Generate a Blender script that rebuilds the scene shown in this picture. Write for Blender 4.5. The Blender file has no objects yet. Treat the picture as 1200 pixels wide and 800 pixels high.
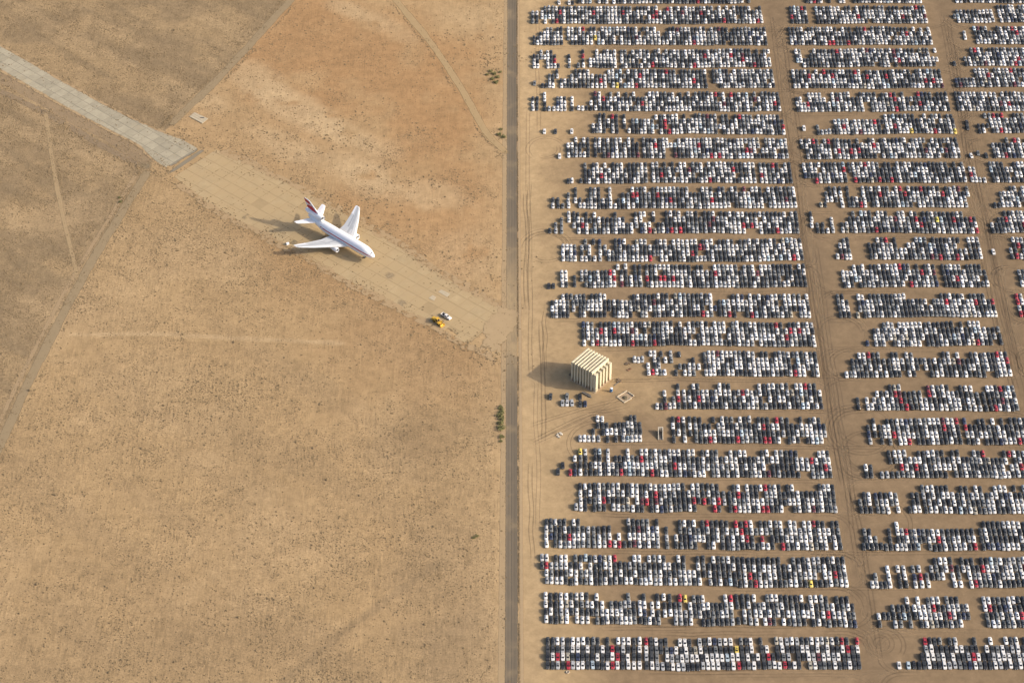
import bpy, bmesh, math, random
import numpy as np
from mathutils import Vector, Matrix

random.seed(7)
RNG = np.random.default_rng(11)
R = math.radians

# ------------------------------------------------------------------ camera
PITCH = R(41.0)
HORIZON = -1950.0                      # horizon line in photo pixels (photo is 1200 x 800)
FPX = (400 - HORIZON) / math.tan(PITCH)
SCC = 2.11 * (400 - HORIZON) / (270 - HORIZON)
ZC = FPX / SCC
CAM_H = ZC * math.sin(PITCH)
CAM_D = ZC * math.cos(PITCH)
scene = bpy.context.scene
COL = scene.collection
cam_data = bpy.data.cameras.new('camera')
cam_data.sensor_width = 36.0
cam_data.lens = 36.0 * FPX / 1200.0
cam_data.clip_start = 1.0
cam_data.clip_end = 60000.0
cam = bpy.data.objects.new('camera', cam_data)
COL.objects.link(cam)
cam.location = (0, -CAM_D, CAM_H)
cam.rotation_euler = (math.pi / 2 - PITCH, 0, 0)
scene.camera = cam
scene.render.resolution_x, scene.render.resolution_y = 1024, 682

# ------------------------------------------------------------------ light
SUN_ELEV = R(28.0)
SUN_TO = Vector((0.9897, -0.1430, 0))          # horizontal direction towards the sun
world = bpy.data.worlds.new('World')
scene.world = world
world.use_nodes = True
wn = world.node_tree
sky = wn.nodes.new('ShaderNodeTexSky')
sky.sky_type = 'NISHITA'
sky.sun_disc = False
sky.sun_elevation = SUN_ELEV
sky.sun_rotation = math.atan2(SUN_TO.x, SUN_TO.y)
sky.altitude = 900
sky.air_density = 0.75
sky.dust_density = 7.0
sky.ozone_density = 0.3
wn.links.new(sky.outputs[0], wn.nodes['Background'].inputs[0])
wn.nodes['Background'].inputs[1].default_value = 0.15
sun_d = bpy.data.lights.new('sun', 'SUN')
sun_d.energy = 2.4
sun_d.angle = R(0.53)
sun_d.color = (1.0, 0.90, 0.76)
sun = bpy.data.objects.new('sun', sun_d)
COL.objects.link(sun)
sd = Vector((SUN_TO.x * math.cos(SUN_ELEV), SUN_TO.y * math.cos(SUN_ELEV), math.sin(SUN_ELEV)))
sun.rotation_euler = sd.to_track_quat('Z', 'Y').to_euler()
sun.location = sd * 500
vs = scene.view_settings
vs.view_transform = 'Standard'
vs.look = 'None'
vs.gamma = 1.0
vs.use_curve_mapping = False
vs.exposure = 0.80
scene.cycles.use_denoising = True
scene.cycles.denoising_prefilter = 'ACCURATE'
scene.cycles.max_bounces = 5
scene.cycles.transparent_max_bounces = 12


# ------------------------------------------------------------------ helpers
def G(px, py, z=0.0):
    """ground point under a photo pixel"""
    u = (px - 600) / FPX
    v = (400 - py) / FPX
    c, s = math.cos(PITCH), math.sin(PITCH)
    t = (CAM_H - z) / (s - v * c)
    return Vector((t * u, -CAM_D + t * (c + v * s), z))


class Noise:
    """smooth lattice noise in numpy, 0..1"""
    def __init__(self, seed, n=256):
        self.n = n
        self.t = np.random.default_rng(seed).random((n, n))

    def one(self, x, y):
        xi, yi = np.floor(x).astype(int), np.floor(y).astype(int)
        fx, fy = x - xi, y - yi
        fx, fy = fx * fx * (3 - 2 * fx), fy * fy * (3 - 2 * fy)
        n, t = self.n, self.t
        a, b = t[xi % n, yi % n], t[(xi + 1) % n, yi % n]
        c, d = t[xi % n, (yi + 1) % n], t[(xi + 1) % n, (yi + 1) % n]
        return (a * (1 - fx) + b * fx) * (1 - fy) + (c * (1 - fx) + d * fx) * fy

    def fbm(self, x, y, size, octaves=4):
        s, w, tot = 0, 1.0, 0
        for k in range(octaves):
            f = 2 ** k / size
            s = s + w * self.one(x * f + 17.3 * k, y * f + 5.1 * k)
            tot += w
            w *= .55
        return s / tot


NA, NB, NC = Noise(1), Noise(2), Noise(3)


def sstep(a, b, x):
    t = np.clip((x - a) / (b - a), 0, 1)
    return t * t * (3 - 2 * t)


def dist_poly(X, Y, pts):
    """distance to a polyline, and which side (sign)"""
    best = np.full(X.shape, 1e9)
    side = np.zeros(X.shape)
    for a, b in zip(pts[:-1], pts[1:]):
        dx, dy = b[0] - a[0], b[1] - a[1]
        L2 = dx * dx + dy * dy
        t = np.clip(((X - a[0]) * dx + (Y - a[1]) * dy) / L2, 0, 1)
        d = np.hypot(X - a[0] - t * dx, Y - a[1] - t * dy)
        m = d < best
        cr = dx * (Y - a[1]) - dy * (X - a[0])
        best = np.where(m, d, best)
        side = np.where(m, np.sign(cr), side)
    return best, side


def tag(o, label=None, cat=None, group=None, kind=None):
    if label: o['label'] = label
    if cat: o['category'] = cat
    if group: o['group'] = group
    if kind: o['kind'] = kind
    return o


def link(name, mesh, parent=None, loc=None, rz=None):
    o = bpy.data.objects.new(name, mesh)
    COL.objects.link(o)
    if parent is not None: o.parent = parent
    if loc is not None: o.location = loc
    if rz is not None: o.rotation_euler = (0, 0, rz)
    return o


class MB:
    """collects simple shapes into one mesh"""
    def __init__(self):
        self.v, self.f, self.m, self.mats = [], [], [], []

    def mat(self, m):
        if m not in self.mats: self.mats.append(m)
        return self.mats.index(m)

    def add(self, v, f, m=None):
        b = len(self.v)
        self.v += [tuple(p) for p in v]
        self.f += [tuple(i + b for i in q) for q in f]
        k = self.mat(m) if m is not None else 0
        self.m += [k] * len(f)

    def hexa(self, p, m=None):
        """8 points: bottom ring 0-3, top ring 4-7"""
        self.add(p, [(3, 2, 1, 0), (4, 5, 6, 7), (0, 1, 5, 4), (1, 2, 6, 5), (2, 3, 7, 6), (3, 0, 4, 7)], m)

    def box(self, x0, x1, y0, y1, z0, z1, m=None):
        self.hexa([(x0, y0, z0), (x1, y0, z0), (x1, y1, z0), (x0, y1, z0), (x0, y0, z1), (x1, y0, z1), (x1, y1, z1), (x0, y1, z1)], m)

    def rings(self, rs, m=None, cap0=True, cap1=True):
        n = len(rs[0])
        v = [p for r in rs for p in r]
        f = []
        for i in range(len(rs) - 1):
            for j in range(n):
                k = (j + 1) % n
                f.append((i * n + j, i * n + k, (i + 1) * n + k, (i + 1) * n + j))
        if cap0: f.append(tuple(range(n))[::-1])
        if cap1: f.append(tuple((len(rs) - 1) * n + j for j in range(n)))
        self.add(v, f, m)

    def tube(self, a, b, r0, r1=None, n=8, m=None):
        a, b = Vector(a), Vector(b)
        r1 = r0 if r1 is None else r1
        q = (b - a).to_track_quat('Z', 'Y')
        rs = []
        for c, r in ((a, r0), (b, r1)):
            rs.append([c + q @ Vector((r * math.cos(2 * math.pi * k / n), r * math.sin(2 * math.pi * k / n), 0)) for k in range(n)])
        self.rings(rs, m)

    def mesh(self, name, m=None, smooth=False):
        me = bpy.data.meshes.new(name)
        me.from_pydata(self.v, [], self.f)
        for mm in (self.mats or [m]):
            if mm is not None: me.materials.append(mm)
        if self.mats:
            me.polygons.foreach_set('material_index', self.m)
        if smooth:
            me.polygons.foreach_set('use_smooth', [True] * len(self.f))
        me.update()
        return me

    def build(self, name, m=None, parent=None, loc=None, rz=None, smooth=False):
        return link(name, self.mesh(name, m, smooth), parent, loc, rz)


def np_mesh(name, V, F, mats=(), mi=None):
    """V (n,3), F (m,k) arrays with equal k"""
    me = bpy.data.meshes.new(name)
    k = F.shape[1]
    me.vertices.add(len(V))
    me.vertices.foreach_set('co', np.ascontiguousarray(V, dtype=np.float32).ravel())
    me.loops.add(F.size)
    me.loops.foreach_set('vertex_index', np.ascontiguousarray(F, dtype=np.int32).ravel())
    me.polygons.add(len(F))
    me.polygons.foreach_set('loop_start', np.arange(0, F.size, k, dtype=np.int32))
    for m in mats: me.materials.append(m)
    if mi is not None:
        me.polygons.foreach_set('material_index', np.ascontiguousarray(mi, dtype=np.int32))
    me.update(calc_edges=True)
    return me


def empty(name, loc, rz=0.0):
    o = bpy.data.objects.new(name, None)
    o.empty_display_size = 0.5
    COL.objects.link(o)
    o.location = loc
    o.rotation_euler = (0, 0, rz)
    return o


# ------------------------------------------------------------------ materials
class Nodes:
    def __init__(self, name):
        self.m = bpy.data.materials.new(name)
        self.m.use_nodes = True
        self.t = self.m.node_tree
        self.p = self.t.nodes['Principled BSDF']
        self.out = self.t.nodes['Material Output']

    def n(self, kind, **kw):
        nd = self.t.nodes.new(kind)
        for k, v in kw.items(): setattr(nd, k, v)
        return nd

    def l(self, a, b): self.t.links.new(a, b)

    def coord(self, rot=0.0, scale=(1, 1, 1), obj=False):
        if obj:
            src = self.n('ShaderNodeTexCoord').outputs['Object']
        else:
            src = self.n('ShaderNodeNewGeometry').outputs['Position']
        mp = self.n('ShaderNodeMapping')
        mp.inputs['Rotation'].default_value = (0, 0, rot)
        mp.inputs['Scale'].default_value = scale
        self.l(src, mp.inputs[0])
        return mp.outputs[0]

    def noise(self, vec, scale, detail=4, rough=.55, dist=0):
        nd = self.n('ShaderNodeTexNoise')
        nd.inputs['Scale'].default_value = scale
        nd.inputs['Detail'].default_value = detail
        nd.inputs['Roughness'].default_value = rough
        nd.inputs['Distortion'].default_value = dist
        self.l(vec, nd.inputs['Vector'])
        return nd.outputs['Fac']

    def ramp(self, x, a, b, lo=0.0, hi=1.0):
        nd = self.n('ShaderNodeMapRange', interpolation_type='SMOOTHSTEP')
        nd.inputs[1].default_value, nd.inputs[2].default_value = a, b
        nd.inputs[3].default_value, nd.inputs[4].default_value = lo, hi
        self.l(x, nd.inputs[0])
        return nd.outputs[0]

    def math(self, op, a, b):
        nd = self.n('ShaderNodeMath', operation=op)
        for i, v in enumerate((a, b)):
            if isinstance(v, (int, float)): nd.inputs[i].default_value = v
            else: self.l(v, nd.inputs[i])
        return nd.outputs[0]

    def mix(self, f, a, b, mode='MIX'):
        nd = self.n('ShaderNodeMix', data_type='RGBA', blend_type=mode)
        for s, v in ((nd.inputs[0], f), (nd.inputs[6], a), (nd.inputs[7], b)):
            if isinstance(v, (int, float)): s.default_value = v
            elif isinstance(v, tuple): s.default_value = (*v[:3], 1)
            else: self.l(v, s)
        return nd.outputs[2]

    def scale(self, col, f):
        """colour times a scalar"""
        nd = self.n('ShaderNodeVectorMath', operation='SCALE')
        self.l(col, nd.inputs[0])
        self.l(f, nd.inputs['Scale'])
        return nd.outputs[0]

    def attr(self, name, out='Fac'):
        nd = self.n('ShaderNodeAttribute', attribute_name=name)
        return nd.outputs[out]

    def bump(self, h, strength=.4, dist=.2):
        nd = self.n('ShaderNodeBump')
        nd.inputs['Strength'].default_value = strength
        nd.inputs['Distance'].default_value = dist
        self.l(h, nd.inputs['Height'])
        self.l(nd.outputs[0], self.p.inputs['Normal'])

    def base(self, c, rough=.9, spec=.2):
        if isinstance(c, tuple): self.p.inputs['Base Color'].default_value = (*c, 1)
        else: self.l(c, self.p.inputs['Base Color'])
        self.p.inputs['Roughness'].default_value = rough
        self.p.inputs['Specular IOR Level'].default_value = spec

    def fade(self, fac):
        """let the ground show through where fac is low (sand drifted over an edge)"""
        mx = self.n('ShaderNodeMixShader')
        tr = self.n('ShaderNodeBsdfTransparent')
        self.l(fac, mx.inputs[0])
        self.l(tr.outputs[0], mx.inputs[1])
        self.l(self.p.outputs[0], mx.inputs[2])
        self.l(mx.outputs[0], self.out.inputs[0])


SAND = (0.385, 0.268, 0.160)


def simple(name, c, rough=.6, spec=.3, var=.15, scale=.8, metal=0.0, dirt=None, obj=True):
    """plain material with patchy variation and a little dust"""
    k = Nodes(name)
    v = k.coord(obj=obj)
    n = k.noise(v, scale, 5)
    col = k.mix(n, tuple(x * (1 - var) for x in c), tuple(min(1, x * (1 + var)) for x in c))
    if dirt:
        d = k.ramp(k.noise(v, scale * 2.3, 6), .45, .75, 0, dirt)
        col = k.mix(d, col, SAND)
    k.base(col, rough, spec)
    k.p.inputs['Metallic'].default_value = metal
    return k.m


def ground_material():
    k = Nodes('desert_soil')
    P = k.coord()
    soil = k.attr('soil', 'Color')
    sep = k.n('ShaderNodeSeparateColor')
    k.l(k.attr('mask', 'Color'), sep.inputs[0])
    scrub, fur_a, fur_b = sep.outputs[0], sep.outputs[1], sep.outputs[2]
    big = k.noise(P, .035, 6, .6)
    mid = k.noise(P, .22, 7, .62)
    fine = k.noise(P, .85, 5, .72)
    f = k.math('MULTIPLY', k.ramp(big, .25, .75, .93, 1.07), k.ramp(mid, .25, .75, .86, 1.12))
    rough = k.ramp(scrub, 0, .5, .35, 1.0)
    fv = k.math('ADD', 1.0, k.math('MULTIPLY', rough, k.ramp(fine, .28, .72, -.20, .16)))
    f = k.math('MULTIPLY', f, fv)
    # plough lines
    waves = []
    for rot, sc, mask in ((R(-4), .62, fur_a), (FURROW_B, .62, fur_b)):
        # long thin streaks along the working direction
        w = k.noise(k.coord(rot, (1, .11, 1)), sc, 3, .6, .25)
        waves.append(k.math('MULTIPLY', k.ramp(w, .42, .60, 0, 1), mask))
    fur = k.math('ADD', waves[0], waves[1])
    brk = k.ramp(k.noise(P, .12, 4), .35, .65, .15, 1)
    fur = k.math('MULTIPLY', fur, brk)
    f = k.math('MULTIPLY', f, k.ramp(fur, 0, 1, 1.03, .90))
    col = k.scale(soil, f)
    # dead stubble and litter between the clumps
    st = k.ramp(k.noise(P, .62, 6, .74), .48, .66, 0, 1)
    st = k.math('MULTIPLY', st, scrub)
    st = k.math('MULTIPLY', st, k.ramp(fur, 0, .8, .55, 1))
    col = k.mix(k.math('MULTIPLY', st, .75), col, (.165, .118, .070))
    s2 = k.ramp(k.noise(P, 1.15, 4, .7), .52, .64, 0, .50)
    col = k.mix(k.math('MULTIPLY', s2, k.ramp(scrub, .05, .6, 0, 1)), col, (.19, .138, .082))
    # pale crusted spots
    pl = k.ramp(k.noise(P, .45, 5, .65), .60, .78, 0, .30)
    col = k.mix(pl, col, (.47, .335, .19))
    k.base(col, .95, .1)
    h = k.math('ADD', k.math('MULTIPLY', fur, .4), k.math('MULTIPLY', rough, k.math('ADD', mid, fine)))
    k.bump(h, .35, .30)
    return k.m


def track_material(name, c, lo=.0, hi=.8, streak=0.0, alpha=.8, break_up=.9, freq=.35):
    """worn strip laid over the ground: attribute 'edge' is 1 in the middle, 0 at its rim; 'along' is across-position"""
    k = Nodes(name)
    P = k.coord()
    n = k.noise(P, freq, 6, .65)
    e = k.math('SUBTRACT', k.math('MULTIPLY', k.attr('edge'), 1.45), .45)
    fac = k.ramp(k.math('ADD', e, k.math('MULTIPLY', k.math('SUBTRACT', n, .5), break_up)), lo, hi, 0, alpha)
    col = k.mix(n, tuple(x * .86 for x in c), tuple(x * 1.12 for x in c))
    k.base(col, .92, .15)
    k.fade(fac)
    return k.m


def ribbon(name, pts, width, m, z=.02, step=2.0, wob=.25, seed=0, closed_width=None, cols=9):
    """strip along ground polyline (world points) with wandering edges"""
    P = [Vector((p[0], p[1], 0)) for p in pts]
    # Catmull-Rom resample
    out = []
    n = len(P)
    for i in range(n - 1):
        p0, p1, p2, p3 = P[max(i - 1, 0)], P[i], P[i + 1], P[min(i + 2, n - 1)]
        cnt = max(2, int((p2 - p1).length / step))
        for j in range(cnt):
            t = j / cnt
            out.append(.5 * ((2 * p1) + (p2 - p0) * t + (2 * p0 - 5 * p1 + 4 * p2 - p3) * t * t + (3 * p1 - p0 - 3 * p2 + p3) * t ** 3))
    out.append(P[-1])
    V, E, A = [], [], []
    L = len(out)
    acc = 0
    for i, p in enumerate(out):
        d = (out[min(i + 1, L - 1)] - out[max(i - 1, 0)]).normalized()
        nrm = Vector((-d.y, d.x, 0))
        if i: acc += (p - out[i - 1]).length
        w = width if not closed_width else width + (closed_width - width) * i / (L - 1)
        wl = w / 2 * (1 + wob * (float(NA.fbm(np.array(acc + seed * 37.), np.array(3.3 + seed), 14)) - .5) * 2)
        wr = w / 2 * (1 + wob * (float(NB.fbm(np.array(acc + seed * 37.), np.array(9.3 + seed), 14)) - .5) * 2)
        for c in range(cols):
            t = c / (cols - 1)
            q = p + nrm * (wl - t * (wl + wr))
            V.append((q.x, q.y, z))
            e = 1 - abs(2 * t - 1)
            endf = min(1, min(i, L - 1 - i) / 6)
            E.append(min(1, e * 2.2) * endf)
            A.append(wl - t * (wl + wr))
    F = []
    for i in range(L - 1):
        for c in range(cols - 1):
            a = i * cols + c
            F.append((a, a + cols, a + cols + 1, a + 1))
    me = np_mesh(name, np.array(V), np.array(F), [m])
    for nm, dat in (('edge', E), ('across', A)):
        at = me.attributes.new(nm, 'FLOAT', 'POINT')
        at.data.foreach_set('value', np.array(dat, dtype=np.float32))
    return me


# ------------------------------------------------------------------ layout lines (photo pixels -> ground)
PX = lambda *p: [G(*q) for q in p]
TAXI_UP = PX((-60, 20), (0, 54), (125, 125), (195, 157.5), (217, 164.5), (236.5, 174))
TAXI_LO = PX((-60, 47), (0, 81), (95, 135), (160, 168), (172, 179), (184, 190.5), (199, 198.5))
OLD_UP = PX((246, 172), (300, 196), (367, 230), (397, 246), (480, 297), (530, 330), (598, 366))
OLD_LO = PX((204, 207), (240, 236), (300, 270), (342, 292), (420, 335), (485, 370), (555, 407), (598, 424))
ROAD_NW = PX((352, -12), (300, 45), (250, 98), (212, 135), (196, 152))
ROAD_SW = PX((176, 196), (150, 238), (100, 320), (50, 415), (0, 520), (-40, 610))
TRACK_W = PX((53, 126), (58, 165), (66, 215), (80, 280), (89, 318), (90, 335))
TRACK_N = PX((452, -14), (480, 20), (505, 50), (530, 88), (550, 120), (570, 155), (598, 184))
AX = (OLD_LO[6] - OLD_LO[1]).normalized()
FURROW_B = math.atan2(AX.y, AX.x) + math.pi / 2
FURROW_B = -FURROW_B

# ------------------------------------------------------------------ ground
def axis(lo, hi, step, far):
    core = np.arange(lo, hi + step * .5, step)
    outer = np.array([12, 30, 70, 160, 400, 1000, 2500, far])
    return np.concatenate([lo - outer[::-1], core, hi + outer])


gx = axis(-352, 352, 1.5, 9000)
gy = axis(-250, 352, 1.5, 9000)
GX, GY = np.meshgrid(gx, gy)
gX, gY = GX.ravel(), GY.ravel()


def blob(px, py, r, sx=1.0, rot=0.0):
    """soft round patch in metres round the ground point of a pixel, wobbly rim"""
    c = G(px, py)
    dx, dy = gX - c.x, gY - c.y
    a, b = math.cos(rot), math.sin(rot)
    x, y = (dx * a + dy * b) / sx, -dx * b + dy * a
    d = np.hypot(x, y) / r + (NC.fbm(gX, gY, 30) - .5) * 1.3
    return 1 - sstep(.35, 1.15, d)


n30, n80, n12 = NA.fbm(gX, gY, 30, 5), NB.fbm(gX, gY, 90, 5), NC.fbm(gX, gY, 12, 4)
d_sw, s_sw = dist_poly(gX, gY, ROAD_SW)
d_nw, s_nw = dist_poly(gX, gY, ROAD_NW)
d_lo, s_lo = dist_poly(gX, gY, TAXI_LO + OLD_LO)
d_up, s_up = dist_poly(gX, gY, TAXI_UP + OLD_UP)
south = (s_lo < 0) * 1.0                       # side of the taxiway towards the camera
north = (s_up > 0) * 1.0
lot = sstep(3.5, 6.0, gX)
verge = sstep(-26, -8, gX) * (1 - lot)
west = south * (s_sw < 0)                      # strip between the south-west road and the taxiway
field = south * (s_sw >= 0) * (1 - lot)
nw = north * (s_nw < 0) * (1 - lot)
ne = north * (s_nw >= 0) * (1 - lot)
AXA = math.atan2(AX.y, AX.x)

soil = np.ones((len(gX), 3)) * np.array(SAND)


def tint(mask, col):
    global soil
    m = np.clip(mask, 0, 1)[:, None]
    soil = soil * (1 - m) + np.array(col) * m


red = (.352, .215, .118)
brown = (.300, .212, .135)
pale = (.47, .345, .225)
tint(sstep(.42, .62, n80) * .5 * (1 - lot), (.36, .247, .146))
ca, sa = math.cos(AXA), math.sin(AXA)
gU, gW = gX * ca + gY * sa, -gX * sa + gY * ca
streak = NB.fbm(gU / 7.0, gW, 7, 4)           # drifts drawn out along the taxiway
streak2 = NA.fbm(gU / 5.0 + 40, gW + 11, 16, 4)
tint((nw + west) * .6, (.30, .22, .142))
tint(sstep(.40, .62, n30) * .7 * (nw + west), (.245, .18, .12))
tint(sstep(.50, .68, streak) * .6 * (nw + west), (.225, .167, .112))
tint(sstep(.52, .70, streak2) * .5 * (nw + west), (.40, .29, .185))
tint(sstep(.46, .66, streak2) * .45 * field, (.31, .218, .136))
tint(sstep(.56, .72, n30) * .40 * field, (.43, .305, .19))
# red soil north of the old pavement and along its south edge
tint(ne * .35, (.37, .245, .145))
tint(ne * sstep(.25, .6, n30 + .1) * blob(425, 75, 85, 1.5, AXA) * .95, red)
tint(ne * blob(330, 40, 55) * .6, red)
tint(ne * blob(540, 250, 60, 1.4, AXA) * .7, red)
tint(field * (1 - sstep(4, 46, d_lo + (n30 - .5) * 30)) * sstep(-175, -120, gX) * .8, (.345, .222, .125))
tint(field * blob(480, 430, 42, 1.6, AXA) * .55, (.33, .215, .125))
# dark damp-looking patches by the road
tint(field * blob(495, 505, 26) * .55, (.255, .178, .112))
tint(field * blob(560, 760, 36) * .6, (.27, .195, .13))
tint(field * blob(520, 680, 45) * .4, (.285, .205, .135))
tint(field * blob(210, 790, 60, 1.8) * .35, (.29, .205, .13))
# bare pale drifts
for px, py, r, sx, w in ((300, 95, 14, 2.4, .6), (350, 130, 16, 3.2, .7), (410, 160, 13, 3, .6), (430, 205, 17, 2.6, .75), (330, 170, 14, 2.6, .55),
                         (500, 225, 14, 1.8, .5), (440, 25, 13, 2.2, .5), (410, 12, 10, 2, .5), (548, 20, 26, 1.2, .4), (560, 300, 30, 1.2, .35), (250, 120, 12, 1.6, .5)):
    tint(ne * blob(px, py, r, sx, AXA) * w * sstep(.3, .55, n12 + .15), pale)
for px, py, r, sx, w in ((120, 360, 26, 2.5, .3), (60, 250, 20, 1.6, .4), (180, 440, 30, 1.5, .3), (330, 640, 40, 1.3, .25), (230, 300, 25, 2, .3)):
    tint((field + west) * blob(px, py, r, sx) * w, (.44, .315, .20))
# faint old vehicle line across the field, and another to the south
for line, col, w, wd in ((PX((85, 392), (180, 391), (300, 397), (400, 402)), pale, .55, 1.6), (PX((330, 800), (400, 742), (470, 690), (510, 662)), (.25, .18, .118), .5, 2.2)):
    dd, _ = dist_poly(gX, gY, line)
    tint(field * (1 - sstep(wd * .4, wd * 1.6, dd + (n12 - .5) * 2.4)) * w, col)
# verge of the road and the car lot
tint(verge * .45 * sstep(.3, .6, n12 + .15), (.42, .30, .187))
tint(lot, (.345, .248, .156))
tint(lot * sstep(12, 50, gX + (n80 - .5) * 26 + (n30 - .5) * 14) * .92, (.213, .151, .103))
tint(lot * sstep(120, 240, gX + (n80 - .5) * 60) * .5, (.19, .136, .093))  # light falloff towards the right, painted into the lot colour
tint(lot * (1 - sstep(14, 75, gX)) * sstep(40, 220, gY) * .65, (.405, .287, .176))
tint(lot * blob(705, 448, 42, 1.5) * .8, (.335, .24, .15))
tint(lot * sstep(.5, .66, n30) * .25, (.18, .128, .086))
tint(lot * (1 - sstep(2.5, 7.5, np.abs(gX - 9.5) + (n12 - .5) * 3)) * .35, (.43, .313, .2))
# lanes worn darker between the blocks of cars
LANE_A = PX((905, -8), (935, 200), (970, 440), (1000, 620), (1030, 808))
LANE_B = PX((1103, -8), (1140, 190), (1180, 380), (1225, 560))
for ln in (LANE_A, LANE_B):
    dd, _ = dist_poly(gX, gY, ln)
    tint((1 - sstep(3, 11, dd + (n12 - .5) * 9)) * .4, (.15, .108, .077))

scrub = (nw * 1.5 + west * 1.5 + field * .95 + ne * .32) * (1 - lot)
scrub *= np.clip(.25 + 1.5 * (NB.fbm(gX, gY, 38, 5) - .28), 0, 1.15)
scrub *= 1 - .55 * blob(470, 420, 60, 1.6, AXA) * field
scrub = np.where(ne > 0, np.clip(scrub + .5 * ne * np.clip((NA.fbm(gX + 70, gY, 16, 4) - .5) * 6, 0, 1) * blob(380, 190, 75, 1.9, AXA), 0, 1), scrub)
scrub *= 1 + (nw + west + .5 * field) * 1.6 * (streak - .5)
scrub = np.clip(scrub * (1 - .8 * sstep(-10, -6, gX)), 0, 1)
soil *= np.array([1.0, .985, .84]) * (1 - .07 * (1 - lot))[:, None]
near_tax = 1 - sstep(30, 75, d_lo)
fa = field * (1 - near_tax) + .0 * west
fb = field * near_tax + west * .6 + nw * .8 + ne * .7

relief = (NA.fbm(gX, gY, 25, 4) - .5) * .25 * (1 - lot)
core = (np.abs(gX) < 352) & (gY > -250) & (gY < 352)
flat = np.minimum(sstep(3, 12, np.minimum(d_lo, d_up)) * (south + north > 0), 1)
flat *= sstep(4, 10, np.minimum(np.minimum(d_sw, d_nw), np.abs(gX)))
for tr in (TRACK_W, TRACK_N):
    flat *= sstep(3, 8, dist_poly(gX, gY, tr)[0])
gZ = np.where(core, np.minimum(relief, 0.10) * flat, 0) - .02
nxg, nyg = len(gx), len(gy)
idx = np.arange(nxg * nyg).reshape(nyg, nxg)
GF = np.stack([idx[:-1, :-1], idx[:-1, 1:], idx[1:, 1:], idx[1:, :-1]], -1).reshape(-1, 4)
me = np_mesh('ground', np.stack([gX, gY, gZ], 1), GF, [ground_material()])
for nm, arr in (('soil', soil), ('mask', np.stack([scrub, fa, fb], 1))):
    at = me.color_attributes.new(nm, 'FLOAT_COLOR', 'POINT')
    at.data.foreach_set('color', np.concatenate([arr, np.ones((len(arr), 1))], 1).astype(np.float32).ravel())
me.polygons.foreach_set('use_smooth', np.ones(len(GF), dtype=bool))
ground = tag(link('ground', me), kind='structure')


def at_ground(name, arr, X, Y):
    """sample a ground array (core grid, nearest)"""
    ix = np.clip(np.searchsorted(gx, X), 0, nxg - 1)
    iy = np.clip(np.searchsorted(gy, Y), 0, nyg - 1)
    return arr[iy * nxg + ix]


# ------------------------------------------------------------------ roads and tracks
def asphalt_road():
    k = Nodes('worn_road')
    P = k.coord()
    n = k.noise(k.coord(scale=(1, .12, 1)), .6, 6, .6)
    b = k.noise(P, .05, 5, .6)
    col = k.mix(n, (.132, .108, .075), (.192, .152, .103))
    ac = k.attr('across')
    # two wheel paths and a joint in the middle
    wob = k.math('MULTIPLY', k.math('SUBTRACT', k.noise(k.coord(scale=(1, .2, 1)), .2, 3), .5), .5)
    a2 = k.math('ABSOLUTE', k.math('ADD', ac, wob), 0)
    col = k.mix(k.ramp(a2, .12, .32, .55, 0), col, (.085, .070, .052))
    wp = k.ramp(k.math('ABSOLUTE', k.math('SUBTRACT', a2, 1.5), 0), .2, .7, .35, 0)
    col = k.mix(wp, col, (.11, .088, .063))
    # wind-blown sand lying over it
    ysep = k.n('ShaderNodeSeparateXYZ')
    k.l(P, ysep.inputs[0])
    drift = k.math('ADD', k.ramp(k.math('ABSOLUTE', k.math('SUBTRACT', ysep.outputs[1], 22.0), 0), 10, 80, .8, 0), k.ramp(b, .5, .7, 0, .45))
    drift = k.math('MULTIPLY', drift, k.ramp(k.noise(k.coord(scale=(1, .25, 1)), .5, 6, .7), .25, .6, .55, 1.0))
    col = k.mix(drift, col, (.36, .26, .14))
    k.base(col, .9, .2)
    e = k.attr('edge')
    k.fade(k.ramp(k.math('ADD', e, k.math('MULTIPLY', k.math('SUBTRACT', k.noise(P, .6, 5), .5), .8)), .0, .4, 0, 1))
    return k.m


road = tag(link('road', ribbon('road', [G(600.2, -14), G(599.9, 200), G(599.6, 500), G(599.2, 815)], 6.3, asphalt_road(), z=.03, wob=.06, seed=1, step=3)), kind='structure')
M_DIRT = track_material('packed_dirt_road', (.262, .197, .114), .1, .5, alpha=1.0)
M_PALE = track_material('pale_dirt_track', (.42, .305, .168), .1, .9, alpha=.7)
M_DARKTRK = track_material('dark_tyre_mark', (.125, .09, .06), .0, 1.1, alpha=.26)
M_PALETRK = track_material('pale_tyre_mark', (.36, .26, .155), .0, 1.1, alpha=.26)
tag(link('dirt_road', ribbon('dirt_road', ROAD_SW, 6.4, M_DIRT, z=.03, seed=2)), kind='structure')
tag(link('dirt_road', ribbon('dirt_road', ROAD_NW, 6.4, M_DIRT, z=.03, seed=3)), kind='structure')
tag(link('dirt_track', ribbon('dirt_track', TRACK_W, 3.6, M_PALE, z=.035, seed=4)), kind='structure')
tag(link('dirt_track', ribbon('dirt_track', TRACK_N, 6.0, track_material('tan_dirt_track', (.375, .266, .138), .0, .8, alpha=.9), z=.035, seed=5)), kind='structure')
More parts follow.
